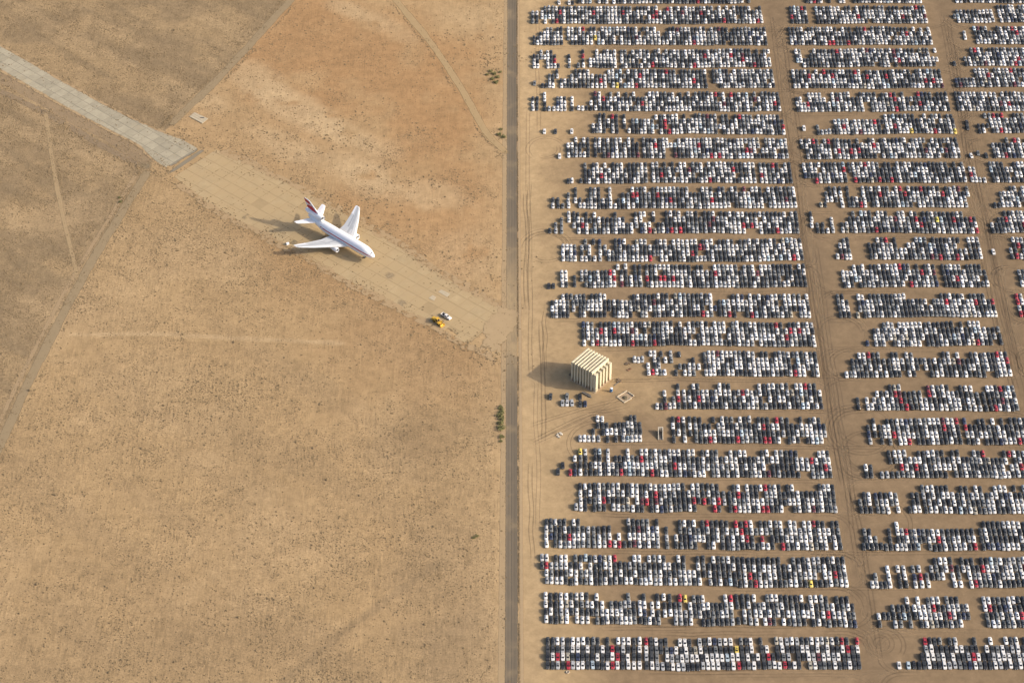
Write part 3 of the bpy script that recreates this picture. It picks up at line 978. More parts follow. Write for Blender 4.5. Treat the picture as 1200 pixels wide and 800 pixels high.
WHEEL_ME = wheel_mb().mesh('wheel')
CARS = {}
for t in TYPES:
    pc, d = car_pieces(t)
    me = {}
    for nm, mb in pc.items():
        if nm == 'body': continue
        m = M_LAMP if nm == 'headlight' else M_TAIL if nm == 'tail_light' else M_GLASS
        me[nm] = mb.mesh(nm, m)
        if nm in ('headlight', 'tail_light'): me[nm + '_b'] = mirror(mb).mesh(nm, m)
    CARS[t] = (pc, d, me, {})


def make_car(loc, rz, col, typ, label, group, roof_open=False, name='parked_car'):
    pc, d, me, bodies = CARS[typ]
    root = empty(name, loc, rz)
    tag(root, label, 'car', group)
    if col not in bodies:
        bodies[col] = pc['body'].mesh('body', M_PAINT[col])
    link('body', bodies[col], root)
    link('windscreen', me['windscreen'], root)
    link('rear_window', me['rear_window'], root)
    link('side_window', me['side_window_a'], root)
    link('side_window', me['side_window_b'], root)
    if roof_open: link('sunroof', me['sunroof'], root)
    link('headlight', me['headlight'], root)
    link('headlight', me['headlight_b'], root)
    for y in d['wb']:
        for s in (-1, 1):
            link('wheel', WHEEL_ME, root, (s * .78, y - d['L'] / 2, .32))
    return root


def ordinal(n):
    one = ['', 'first', 'second', 'third', 'fourth', 'fifth', 'sixth', 'seventh', 'eighth', 'ninth', 'tenth', 'eleventh', 'twelfth', 'thirteenth', 'fourteenth', 'fifteenth', 'sixteenth', 'seventeenth', 'eighteenth', 'nineteenth']
    ten = {2: ('twentieth', 'twenty'), 3: ('thirtieth', 'thirty'), 4: ('fortieth', 'forty'), 5: ('fiftieth', 'fifty')}
    if n < 20: return one[n]
    return ten[n // 10][0] if n % 10 == 0 else ten[n // 10][1] + '-' + one[n % 10]


PITCH_X, PITCH_Y = 2.32, 4.86
TYPE_W = (('sedan', .56), ('hatchback', .17), ('wagon', .17), ('suv', .10))


def pick_type(r):
    u = r.random()
    for t, w in TYPE_W:
        if u < w: return t
        u -= w
    return 'sedan'


COL_W = (('W', .335), ('S', .085), ('G', .11), ('D', .315), ('K', .085), ('R', .033), ('M', .008), ('B', .012), ('N', .010), ('T', .006), ('Y', .0012))


def pick_colour(r):
    u = r.random() * sum(w for _, w in COL_W)
    for c, w in COL_W:
        if u < w: return c
        u -= w
    return 'D'


far = []            # (x, y, rz, colour, type, sunroof)
rnd = random.Random(5)

# lone cars: each of its own place
LONE = [(645.2, 464.5, 'D', 'dark grey car parked alone left of the concrete block, nearest the road'), (664.5, 464.5, 'G', 'grey car parked behind the white one below the concrete block'),
        (659.2, 472, 'S', 'silver car left of the white one below the concrete block'), (664.8, 472, 'W', 'white car in the small cluster below the concrete block'),
        (670.2, 472, 'S', 'silver car right of the white one below the concrete block'), (679.7, 464.5, 'K', 'black car nearest the concrete block, behind a dark grey one'),
        (680, 473, 'D', 'dark grey car in front of the black one near the concrete block'), (685.7, 473, 'N', 'navy blue car, rightmost of the small cluster below the concrete block'),
        (659.5, 545, 'K', 'black car alone at the left edge, further back of a loose pair'), (654, 552.5, 'D', 'dark grey car alone at the left edge, nearer of a loose pair'),
        (655.7, 183, 'W', 'white car alone left of a row, level with the grey pavement end'), (638, 154, 'W', 'white car nearest the road of three spaced-out cars'),
        (651, 154, 'D', 'dark grey car between two lone white cars near the road'), (670, 154, 'W', 'white car, right one of three spaced-out cars near the road'),
        (942, 150.5, 'W', 'white car alone beside the lane between left and middle blocks'), (1133, 144, 'D', 'dark grey car, further of two parked nose to tail by right lane'),
        (1133.8, 149.5, 'D', 'dark grey car, nearer of two parked nose to tail by right lane'), (1138, 182.5, 'W', 'white car, left of three loose cars by the right lane'),
        (1146, 179.5, 'G', 'grey car, middle of three loose cars by the right lane'), (1155.5, 182.5, 'D', 'dark grey car, right of three loose cars by the right lane'),
        (1164, 295, 'W', 'white car standing alone in the right-hand lane'), (626.5, 97.5, 'G', 'grey car alone near the road at the upper left of the lot'),
        (643.3, 335, 'K', 'black car, left of two side by side near the road'), (648.6, 335, 'D', 'dark grey car, right of two side by side near the road'),
        (655, 3, 'W', 'white car alone at the top edge of the picture near the road'), (667, 3.2, 'W', 'white car beside a black one at the top edge'),
        (671, 3.2, 'K', 'black car beside a white one at the top edge')]
things = []
for px, py, c, lab in LONE:
    p = G(px, py + 1.0)
    things.append((p.x, p.y, rnd.gauss(0, 3), c, pick_type(rnd), lab, 'cars parked alone'))

# nearest row
LINE_Y = {1: 779.9, 2: 770.2, 3: 761.2, 4: 751.6}
LNAME = {1: 'front line', 2: 'second line', 3: 'third line', 4: 'back line'}
for block, strips in NEAR.items():
    for ln in (1, 2, 3, 4):
        cars = []
        for x0, div, lines in strips:
            for tok in lines[ln].split():
                cars.append((x0 + float(tok[:-1]) / div, tok[-1]))
        n = len(cars)
        for i, (px, c) in enumerate(cars):
            dy = 0
            if block == 'left':
                dy = 2.0 * math.exp(-((px - 797) / 26) ** 2) + .9 * math.exp(-((px - 850) / 30) ** 2) + (.0)
            p = G(px, LINE_Y[ln] + dy + rnd.gauss(0, .25))
            if block == 'right' or i < (n + 1) // 2:
                side, k = 'left', i + 1
            else:
                side, k = 'right', n - i
            lab = f"{CNAME[c]} car, {ordinal(k)} from {side} in {LNAME[ln]} of bottom row, {block} block"
            things.append((p.x, p.y, rnd.gauss(0, 1.0), c, pick_type(rnd), lab, f'cars of the bottom row, {block} block, {LNAME[ln]}'))

order = sorted(range(len(things)), key=lambda i: (0 if i < len(LONE) else 1, things[i][1]))
chosen = set(order[:300])
for i, (x, y, rz, c, t, lab, grp) in enumerate(things):
    if i in chosen:
        make_car((x, y, 0), R(rz), c, t, lab, grp, rnd.random() < .28)
    else:
        far.append((x, y, R(rz), c, t, rnd.random() < .28))

for row, (ys, segs) in ROWS.items():
    taken = {}
    last = {1: -1e9, 2: -1e9, 3: -1e9, 4: -1e9}
    for sg in segs.split():
        rng, lines = sg.split(':')
        x0, x1 = (float(q) for q in rng.split('-'))
        yf = float(np.interp((x0 + x1) / 2, [640, 1000, 1180], ys))
        a, b = G(x0, yf), G(x1, yf)
        n = max(1, int(round((b.x - a.x) / PITCH_X)))
        for i in range(n):
            gx_ = a.x + (b.x - a.x) * (i + .5) / n
            yy = float(np.interp(x0 + (x1 - x0) * (i + .5) / n, [640, 1000, 1180], ys))
            base = G(600, yy).y + 2.35 + (float(NA.fbm(np.array(gx_), np.array(row * 31.), 22, 3)) - .5) * 2.2
            for lc in lines:
                l = int(lc)
                miss = .17 if l == 4 and len(lines) > 2 else .02
                if rnd.random() < miss: continue
                shift = (float(NB.fbm(np.array(gx_), np.array(row * 13. + l * 3.7), 14, 3)) - .5) * 1.1
                xx = gx_ + shift * .5 + rnd.gauss(0, .07)
                if xx - last[l] < 2.02: xx = last[l] + 2.05
                last[l] = xx
                far.append((xx, base + (l - 1) * PITCH_Y + rnd.gauss(0, .16), R(rnd.gauss(0, 1.1) + (180 if rnd.random() < .04 else 0)), pick_colour(rnd), pick_type(rnd), rnd.random() < .28))
print('cars', len(things), len(far))


def far_cars():
    """every other parked car of the lot, joined (beyond 300 of a kind)"""
    Vs, Fs, Ms, Cs = [], [], [], []
    off = 0
    for t in TYPES:
        pc, d, _, _ = CARS[t]
        for sr in (False, True):
            sel = [f for f in far if f[4] == t and f[5] == sr]
            if not sel: continue
            mb = MB()
            mb.add(pc['body'].v, pc['body'].f, 'p')
            for nm in ('windscreen', 'rear_window', 'side_window_a', 'side_window_b') + (('sunroof',) if sr else ()):
                mb.add(pc[nm].v, pc[nm].f, 'g')
            mb.add(pc['headlight'].v, pc['headlight'].f, 'l')
            h = mirror(pc['headlight']); mb.add(h.v, h.f, 'l')
            for y in d['wb']:
                for s in (-1, 1):
                    yc = y - d['L'] / 2
                    q = [(s * .68, yc + .32 * math.cos(math.pi * k / 3), .32 + .32 * math.sin(math.pi * k / 3)) for k in range(6)]
                    q2 = [(s * .90, p[1], p[2]) for p in q]
                    f = [(k, (k + 1) % 6, 6 + (k + 1) % 6, 6 + k) for k in range(6)]
                    mb.add(q + q2, f + [(6, 7, 8, 9), (6, 9, 10, 11)], 't')
            # all faces to triangles
            tri, mi = [], []
            key = {m: {'p': 0, 'g': 1, 'l': 2, 't': 3}[m] for m in mb.mats}
            for f, m in zip(mb.f, mb.m):
                for k in range(1, len(f) - 1):
                    tri.append((f[0], f[k], f[k + 1])); mi.append(key[mb.mats[m]])
            V = np.array(mb.v); T = np.array(tri); mi = np.array(mi)
            n = len(sel)
            A = np.array([f[2] for f in sel]); X = np.array([f[0] for f in sel]); Y = np.array([f[1] for f in sel])
            c, s = np.cos(A)[:, None], np.sin(A)[:, None]
            W = np.stack([V[None, :, 0] * c - V[None, :, 1] * s + X[:, None], V[None, :, 0] * s + V[None, :, 1] * c + Y[:, None], np.broadcast_to(V[None, :, 2], (n, len(V)))], -1)
            Vs.append(W.reshape(-1, 3))
            Fs.append((T[None] + (np.arange(n) * len(V))[:, None, None]).reshape(-1, 3) + off)
            Ms.append(np.tile(mi, n))
            pc_ = np.array([PAINT[f[3]] for f in sel]) * np.exp(RNG.normal(0, .13, (n, 1)))
            Cs.append(np.repeat(np.clip(pc_, 0, .8), len(T), 0))
            off += n * len(V)
    me = np_mesh('parked_cars', np.concatenate(Vs), np.concatenate(Fs), [M_ANYPAINT, M_GLASS, M_LAMP, M_TYRE], np.concatenate(Ms))
    C = np.concatenate(Cs)
    at = me.attributes.new('paint', 'FLOAT_COLOR', 'FACE')
    at.data.foreach_set('color', np.concatenate([C, np.ones((len(C), 1))], 1).astype(np.float32).ravel())
    print('far car triangles', len(C))
    tag(link('parked_cars', me), 'thousands of parked cars packed in long rows beyond the bottom row', 'cars', kind='stuff')


far_cars()

# ------------------------------------------------------------------ airliner
M_WHITE = simple('aircraft_white', (.80, .80, .79), .28, .5, .04, .3, dirt=.06)
M_WING = simple('wing_grey_white', (.55, .56, .55), .35, .5, .07, .35, dirt=.08)
M_RED = simple('aircraft_red', (.42, .012, .030), .35, .5, .08, .5)
M_METAL = simple('bare_metal', (.42, .42, .41), .35, .5, .12, 1.0, .7)
M_DARK = simple('engine_dark', (.02, .02, .022), .6, .3, .2, 1)
M_PANEL = simple('flap_panel_grey', (.40, .41, .41), .45, .4, .06, .6)
M_GEAR = simple('gear_grey', (.35, .35, .35), .5, .4, .1, 1)

plane = empty('airliner', (-75.0, 64.6, 0), R(-42.4))
tag(plane, 'white three-engine airliner with red tail and red stripe parked on old pavement', 'airplane')
# own frame: nose at the origin, tail towards -X, port (left) side +Y; x given as metres back from the nose
ZCEN, RAD = 5.35, 3.01


def fus_ring(x, zc, ry, rz, n=28):
    return [(-x, ry * math.cos(2 * math.pi * k / n), zc + rz * math.sin(2 * math.pi * k / n)) for k in range(n)]


FUS = [(0, ZCEN - .75, .05, .05), (.35, ZCEN - .72, .62, .60), (1.1, ZCEN - .60, 1.20, 1.15), (2.3, ZCEN - .40, 1.80, 1.80), (4.0, ZCEN - .18, 2.42, 2.45), (6.2, ZCEN - .04, 2.86, 2.88),
       (8.5, ZCEN, RAD, RAD), (16, ZCEN, RAD, RAD), (26, ZCEN, RAD, RAD), (34, ZCEN, RAD, RAD), (38, ZCEN + .15, 2.85, 2.85), (42, ZCEN + .55, 2.35, 2.42), (46, ZCEN + 1.0, 1.7, 1.85), (49, ZCEN + 1.35, 1.1, 1.25), (51.3, ZCEN + 1.6, .45, .55)]
mb = MB()
mb.rings([fus_ring(*r) for r in FUS])
fus = mb.build('fuselage', M_WHITE, plane, smooth=True)
# red stripe along both sides, 12 mm proud of the skin
for s in (-1, 1):
    mb = MB()
    xs = [.9, 1.6, 2.6, 4, 6, 8.5, 12, 18, 24, 30, 34, 37, 39.5]
    fz = [np.array([r[i] for r in FUS]) for i in range(4)]
    P0, P1 = [], []
    for x in xs:
        zc, ry, rz_ = (float(np.interp(x, fz[0], fz[i])) for i in (1, 2, 3))
        lo, hi_ = 10, 21
        if x < 6: lo, hi_ = 6 + 4 * x / 6, 18 + 3 * x / 6
        for a, Q in ((R(lo), P0), (R(hi_), P1)):
            Q.append((-x, s * (ry + .03) * math.cos(a), zc + (rz_ + .03) * math.sin(a)))
    n = len(xs)
    mb.add(P0 + P1, [(i, i + 1, n + i + 1, n + i) if s < 0 else (n + i, n + i + 1, i + 1, i) for i in range(n - 1)])
    mb.build('stripe', M_RED, fus)
# cockpit windows
for k, a in enumerate((62, 84, 96, 118)):
    mb = MB()
    x0, x1 = 1.75, 2.2
    pts = []
    for x, da in ((x0, -7), (x0, 7), (x1, 7.5), (x1, -7.5)):
        zc, ry, rz_ = (float(np.interp(x, fz[0], fz[i])) for i in (1, 2, 3))
        aa = R(90 + (a - 90) * 1.25 + da)
        pts.append((-x, (ry + .03) * math.cos(aa), zc + (rz_ + .03) * math.sin(aa)))
    mb.add(pts, [(0, 1, 2, 3)])
    mb.build('cockpit_window', M_GLASS, fus)
# passenger doors
for s in (-1, 1):
    for x in (5.5, 13.5, 27.5, 36.0):
        mb = MB()
        ps = []
        for xx, a in ((x, -12), (x + 1.05, -12), (x + 1.05, 28), (x, 28)):
            zc, ry, rz_ = (float(np.interp(xx, fz[0], fz[i])) for i in (1, 2, 3))
            ps.append((-xx, s * (ry + .018) * math.cos(R(a)), zc + (rz_ + .018) * math.sin(R(a))))
        mb.add(ps, [(0, 1, 2, 3)])
        mb.build('door', M_WING, fus)


def airfoil(name, m, parent, secs, smooth=True, vertical=False):
    """lofted surface; secs: (leading x, chord, span position, height, thickness)"""
    prof = [(0, 0), (.03, .32), (.12, .50), (.35, .55), (.65, .36), (1, .03), (.65, -.28), (.35, -.42), (.12, -.40), (.03, -.26)]
    mb = MB()
    rs = []
    for x, ch, sp, h, th in secs:
        ring = []
        for u, w in prof:
            if vertical: ring.append((-(x + u * ch), w * th, h))
            else: ring.append((-(x + u * ch), sp, h + w * th))
        rs.append(ring)
    mb.rings(rs)
    o = mb.build(name, m, parent)
    bm = bmesh.new(); bm.from_mesh(o.data); bmesh.ops.recalc_face_normals(bm, faces=bm.faces); bm.to_mesh(o.data); bm.free()
    return o


WSEC = [(16.6, 15.0, 1.5, 3.9, 1.9), (18.2, 13.6, 3.2, 4.05, 1.7), (22.6, 9.9, 9.0, 4.7, 1.15), (28.8, 6.6, 17.0, 5.65, .75), (34.6, 3.6, 23.5, 6.5, .40), (35.8, 2.2, 24.1, 6.57, .22)]
for s in (-1, 1):
    wing = airfoil('wing', M_WING, plane, [(x, c, s * sp, h, t) for x, c, sp, h, t in WSEC])
    wv = [np.array([q[i] for q in WSEC]) for i in range(5)]

    def on_wing(sp, u, up=.03):
        x, c, h, t = (float(np.interp(sp, wv[2], wv[i])) for i in (0, 1, 3, 4))
        prof_u = [0, .03, .12, .35, .65, 1]
        prof_w = [0, .32, .50, .55, .36, .03]
        return (-(x + u * c), s * sp, h + float(np.interp(u, prof_u, prof_w)) * t + up)
    # leading-edge slat strip, flaps, spoilers, aileron as panels just proud of the skin
    for nm, a, b, u0, u1, mt in (('slat', 4.2, 7.2, .02, .10, M_WHITE), ('slat', 8.8, 24.2, .02, .12, M_WHITE), ('flap', 3.6, 8.2, .80, .985, M_WING), ('flap', 8.6, 17.6, .76, .985, M_WING),
                                 ('spoiler', 8.8, 13.0, .62, .74, M_PANEL), ('spoiler', 13.2, 17.4, .60, .73, M_PANEL), ('aileron', 17.9, 24.2, .74, .985, M_WHITE), ('access_panel', 5.0, 23.5, .30, .56, M_PANEL)):
        mb = MB()
        n = 6
        q = [on_wing(a + (b - a) * i / n, u0) for i in range(n + 1)] + [on_wing(a + (b - a) * i / n, u1) for i in range(n + 1)]
        mid = []
        mb.add(q, [(i, i + 1, n + 2 + i, n + 1 + i) if s < 0 else (n + 1 + i, n + 2 + i, i + 1, i) for i in range(n)])
        mb.build(nm, mt, wing)
    # engine under the wing
    ex, ez, ey = 20.4, 2.9, s * 7.9
    eng = None
    mb = MB()
    mb.rings([[(-(ex + dx), ey + r * math.cos(2 * math.pi * k / 20), ez + r * math.sin(2 * math.pi * k / 20)) for k in range(20)]
              for dx, r in ((1.0, .2), (.95, 1.02), (.25, 1.09), (0, 1.18), (.2, 1.28), (1.4, 1.36), (3.2, 1.30), (4.6, 1.10), (5.0, 1.03))], None, cap0=True)
    eng = mb.build('engine', M_WHITE, plane, smooth=True)
    mb = MB()
    mb.tube((-(ex + .80), ey, ez), (-(ex + .84), ey, ez), 1.06, n=20)
    mb.build('intake_fan', M_DARK, eng)
    mb = MB()
    mb.rings([[(-(ex + dx), ey + r * math.cos(2 * math.pi * k / 16), ez + r * math.sin(2 * math.pi * k / 16)) for k in range(16)] for dx, r in ((4.5, .95), (6.2, .72), (7.2, .25))])
    mb.build('exhaust_cone', M_METAL, eng, smooth=True)
    mb = MB()
    mb.hexa([(-(ex + 5.6), ey - .22, ez + 1.0), (-(ex + 1.6), ey - .22, ez + 1.35), (-(ex + 1.6), ey + .22, ez + 1.35), (-(ex + 5.6), ey + .22, ez + 1.0),
             (-(ex + 8.5), ey - .2, 4.6), (-(ex + 4.2), ey - .2, 4.4), (-(ex + 4.2), ey + .2, 4.4), (-(ex + 8.5), ey + .2, 4.6)])
    mb.build('pylon', M_WHITE, eng)
    # tailplane
    airfoil('tailplane', M_WHITE, plane, [(42.2, 6.6, s * 1.2, 6.55, .75), (43.2, 6.1, s * 2.2, 6.7, .7), (48.6, 3.0, s * 10.3, 8.1, .3), (49.3, 2.0, s * 10.85, 8.2, .15)])
    # main gear
    gear = MB()
    gear.tube((-27.2, s * 5.3, 4.2), (-27.2, s * 5.3, .75), .22, n=8)
    gear.tube((-28.2, s * 5.3, .68), (-26.2, s * 5.3, .68), .14, n=6)
    g = gear.build('main_gear', M_GEAR, plane)
    for dx in (-.85, .85):
        for dy in (-.65, .65):
            w = MB()
            w.tube((-27.2 + dx, s * 5.3 + dy - .2, .66), (-27.2 + dx, s * 5.3 + dy + .2, .66), .66, n=14)
            w.build('wheel', M_TYRE, g)
gear = MB()
gear.tube((-7.8, 0, 3.0), (-7.6, 0, .5), .16, n=8)
g = gear.build('nose_gear', M_GEAR, plane)
for dy in (-.38, .38):
    w = MB()
    w.tube((-7.6, dy - .15, .5), (-7.6, dy + .15, .5), .5, n=12)
    w.build('wheel', M_TYRE, g)
for s in (-1, 1):
    mb = MB()
    mb.hexa([(-8.9, s * .75, 1.7), (-6.6, s * .75, 1.7), (-6.6, s * .80, 1.7), (-8.9, s * .80, 1.7), (-8.9, s * .62, 2.75), (-6.6, s * .62, 2.75), (-6.6, s * .67, 2.75), (-8.9, s * .67, 2.75)])
    mb.build('gear_door', M_WHITE, g)
# tail engine through the fin root
ez = 10.15
mb = MB()
mb.rings([[(-(39.6 + dx), r * math.cos(2 * math.pi * k / 22), ez + dz + r * math.sin(2 * math.pi * k / 22)) for k in range(22)]
          for dx, r, dz in ((1.5, .3, 0), (1.3, 1.22, 0), (.3, 1.30, 0), (0, 1.42, 0), (.25, 1.55, 0), (2.5, 1.62, 0), (7, 1.6, 0), (10.5, 1.45, .05), (12.6, 1.15, .1), (13.2, .95, .1))])
te = mb.build('tail_engine', M_WHITE, plane, smooth=True)
mb = MB()
mb.tube((-40.6, 0, ez), (-40.65, 0, ez), 1.26, n=22)
mb.build('intake_fan', M_DARK, te)
mb = MB()
mb.rings([[(-(39.66 + dx), r * math.cos(2 * math.pi * k / 22), ez + r * math.sin(2 * math.pi * k / 22)) for k in range(22)] for dx, r in ((.12, 1.30), (-.04, 1.42), (.10, 1.53), (.14, 1.54))], None, False, False)
mb.build('intake_lip', M_METAL, te, smooth=True)
mb = MB()
mb.hexa([(-50.5, -.35, 6.3), (-41.2, -.7, 7.2), (-41.2, .7, 7.2), (-50.5, .35, 6.3), (-50.0, -.6, 9.2), (-41.4, -.8, 8.9), (-41.4, .8, 8.9), (-50.0, .6, 9.2)])
mb.build('engine_pylon', M_WHITE, te)
# fin
fin = airfoil('fin', M_WHITE, plane, [(41.4, 10.0, 0, 11.2, 1.0), (43.2, 8.8, 0, 12.4, .85), (49.4, 4.8, 0, 17.3, .42), (50.2, 3.9, 0, 17.7, .25)], vertical=True)
# red fin panels with a pale broken band between them, both sides


def fin_pt(u, h, s):
    x = float(np.interp(h, [11.2, 12.4, 17.3, 17.7], [41.4, 43.2, 49.4, 50.2]))
    c = float(np.interp(h, [11.2, 12.4, 17.3, 17.7], [10.0, 8.8, 4.8, 3.9]))
    t = float(np.interp(h, [11.2, 12.4, 17.3, 17.7], [1.0, .85, .42, .25]))
    w = np.interp(u, [0, .03, .12, .35, .65, 1], [0, .32, .50, .55, .36, .03])
    w2 = np.interp(u, [0, .03, .12, .35, .65, 1], [0, .26, .40, .42, .28, .0])
    return (-(x + u * c), s * ((w if s > 0 else w2) * t + .03), h)


def fin_panel(outline, m):
    for s in (-1, 1):
        mb = MB()
        # strips between lower and upper outline
        lo, up = outline
        q = [fin_pt(u, h, s) for u, h in lo] + [fin_pt(u, h, s) for u, h in up]
        n = len(lo)
        mb.add(q, [(i, i + 1, n + i + 1, n + i) if s < 0 else (n + i, n + i + 1, i + 1, i) for i in range(n - 1)])
        mb.build('tail_marking', m, fin)


fin_panel(([(.14, 11.3), (.35, 11.4), (.65, 11.8), (.99, 12.3)], [(.14, 13.9), (.35, 14.3), (.65, 14.5), (.99, 13.2)]), M_RED)
fin_panel(([(.16, 14.1), (.35, 14.6), (.52, 14.75)], [(.16, 15.0), (.35, 15.0), (.52, 14.8)]), M_RED)
fin_panel(([(.20, 15.5), (.42, 15.2), (.65, 15.0), (.99, 15.6)], [(.20, 16.9), (.42, 17.1), (.65, 17.3), (.99, 17.5)]), M_RED)

# ------------------------------------------------------------------ concrete fin building
A0, B0, D0 = G(669, 445.0), G(688.5, 428.3), G(697.5, 460.0)
ea = (B0 - A0).normalized()
eb_ = (D0 - A0)
eb = Vector((ea.y, -ea.x, 0))
LA, LB = (B0 - A0).length, eb_.dot(eb)
print('block', LA, LB)


def concrete_material():
    k = Nodes('cast_concrete')
    v = k.coord(obj=False)
    n = k.noise(v, .5, 6, .6)
    st = k.noise(k.coord(scale=(1.4, 1.4, .12)), 1.2, 5, .65)
    col = k.mix(n, (.47, .418, .292), (.60, .54, .385))
    col = k.mix(k.ramp(st, .5, .75, 0, .45), col, (.29, .235, .165))
    sp = k.n('ShaderNodeSeparateXYZ')
    k.l(v, sp.inputs[0])
    rust = k.math('MULTIPLY', k.ramp(sp.outputs[2], .2, 3.2, 1, 0), k.ramp(k.noise(k.coord(scale=(1, 1, .4)), .9, 5, .6), .42, .62, 0, .85))
    col = k.mix(rust, col, (.24, .11, .06))
    k.base(col, .85, .25)
    k.bump(n, .3, .08)
    return k.m


M_CONC = concrete_material()
HB = 12.4
blk = empty('concrete_block_building', A0, math.atan2(ea.y, ea.x))
tag(blk, 'tall cream concrete block of parallel upright slabs with long shadow beside the road', 'building')
# own frame: +x along the slabs (away, right), -y across them (towards the camera, right)
NS = 8
pitch = (LB - 2.3) / (NS - .46)
for i in range(NS):
    y0 = -i * pitch
    y1 = y0 - pitch * .54
    c = .16
    mb = MB()
    dz = random.uniform(-.08, .08)
    mb.rings([[(x, y, z) for x, y, z in ((x_, y0, 0), (x_, y1, 0), (x_, y1, HB + dz - c), (x_, y1 + c, HB + dz), (x_, y0 - c, HB + dz), (x_, y0, HB + dz - c))] for x_ in (-.02 * (i % 2), LA)])
    bm = bmesh.new()
    me = mb.mesh('slab', M_CONC)
    bm.from_mesh(me); bmesh.ops.recalc_face_normals(bm, faces=bm.faces); bm.to_mesh(me); bm.free()
    link('slab', me, blk)
    # recessed infill wall between this slab and the next, with a dark opening at its foot
    if i < NS - 1:
        mb = MB()
        mb.box(.95, LA - .6, y0 - pitch - .02, y1 + .02, 2.6, HB - 2.2)
        mb.build('infill_wall', M_CONC, blk)
        mb = MB()
        mb.box(2.4, LA - 2.4, y0 - pitch - .01, y1 + .01, 0, 2.6)
        mb.build('foot_wall', M_CONC, blk)
# outer row of piers on the camera side
yb = -(NS - 1) * pitch - pitch * .54
for i in range(5):
    w = (1.75 if i in (0, 4) else 1.15)
    xc = [1.25, 4.55, 7.15, 9.75, LA - 1.3][i]
    mb = MB()
    h = HB - 1.3 + random.uniform(-.15, .15)
    x0, x1 = xc - w / 2, xc + w / 2
    ybk = yb - .55
    yfr = -LB
    mb.box(x0, x1, yfr, ybk, 0, h)
    mb.build('pier', M_CONC, blk)
    if i < 4:
        xn = [4.55 - .575, 7.15 - .575, 9.75 - .575, LA - 1.3 - .875][i]
        mb = MB()
        mb.box(x1 - .02, xn + .02, yfr + .95, ybk - .05, 2.2, h - .9)
        mb.build('pier_infill', M_CONC, blk)
mb = MB()
mb.box(.4, LA - .4, yb - .58, yb + .04, 2.0, HB - 2.6)
mb.build('back_wall', M_CONC, blk)
mb = MB()
mb.box(-.7, LA + .6, -LB - .6, .6, -.1, .1)
mb.build('plinth', simple('dusty_concrete', (.34, .255, .16), .9, .2, .18, .4, dirt=.9), blk)

# ------------------------------------------------------------------ small things of the lot
M_PALEC = simple('pale_concrete', (.50, .45, .36), .85, .25, .15, 1.2, dirt=.3)
M_STEEL = simple('weathered_steel', (.16, .145, .125), .7, .4, .2, 1.0, .2)


def portable_toilet():
    p = G(716.2, 458.5)
    t = empty('portable_toilet', p, R(-25))
    tag(t, 'blue portable toilet with white roof beside the concrete block', 'toilet')
    blue = simple('toilet_blue', (.055, .16, .32), .5, .4, .1, 2)
    mb = MB(); mb.box(-.58, .58, -.58, .58, .12, 2.15); mb.build('cabin', blue, t)
    mb = MB(); mb.box(-.64, .64, -.64, .64, 0, .12); mb.build('base', M_STEEL, t)
    mb = MB(); mb.hexa([(-.63, -.63, 2.15), (.63, -.63, 2.15), (.63, .63, 2.15), (-.63, .63, 2.15), (-.36, -.48, 2.42), (.36, -.48, 2.42), (.36, .48, 2.42), (-.36, .48, 2.42)])
    mb.build('roof', simple('toilet_white', (.75, .75, .73), .4, .4, .05, 2), t)
    mb = MB(); mb.box(-.36, .36, -.61, -.575, .2, 2.0); d = mb.build('door', blue, t)
    mb = MB(); mb.box(.22, .3, -.64, -.608, 1.0, 1.14); mb.build('handle', M_STEEL, d)


portable_toilet()


def loading_ramp():
    p = G(774.2, 515.2)
    t = empty('loading_ramp', p, R(-1.5))
    tag(t, 'pale concrete loading ramp with wedge-shaped side walls standing between two car groups', 'ramp')
    L, W, H = 6.4, 2.55, 2.9
    for s in (-1, 1):
        mb = MB()
        x0, x1 = (W / 2 - .34) * s, W / 2 * s
        if s < 0: x0, x1 = x1, x0
        mb.hexa([(x0, 0, 0), (x1, 0, 0), (x1, L, 0), (x0, L, 0), (x0, 0, .30), (x1, 0, .30), (x1, L, H), (x0, L, H)])
        mb.build('side_wall', M_PALEC, t)
    mb = MB(); mb.box(-W / 2 + .342, W / 2 - .342, L - .42, L, 0, H - .02); mb.build('end_wall', M_PALEC, t)
    mb = MB(); mb.box(-W / 2 + .345, W / 2 - .345, .05, L - .43, 0, .12); mb.build('floor', M_STEEL, t)


loading_ramp()


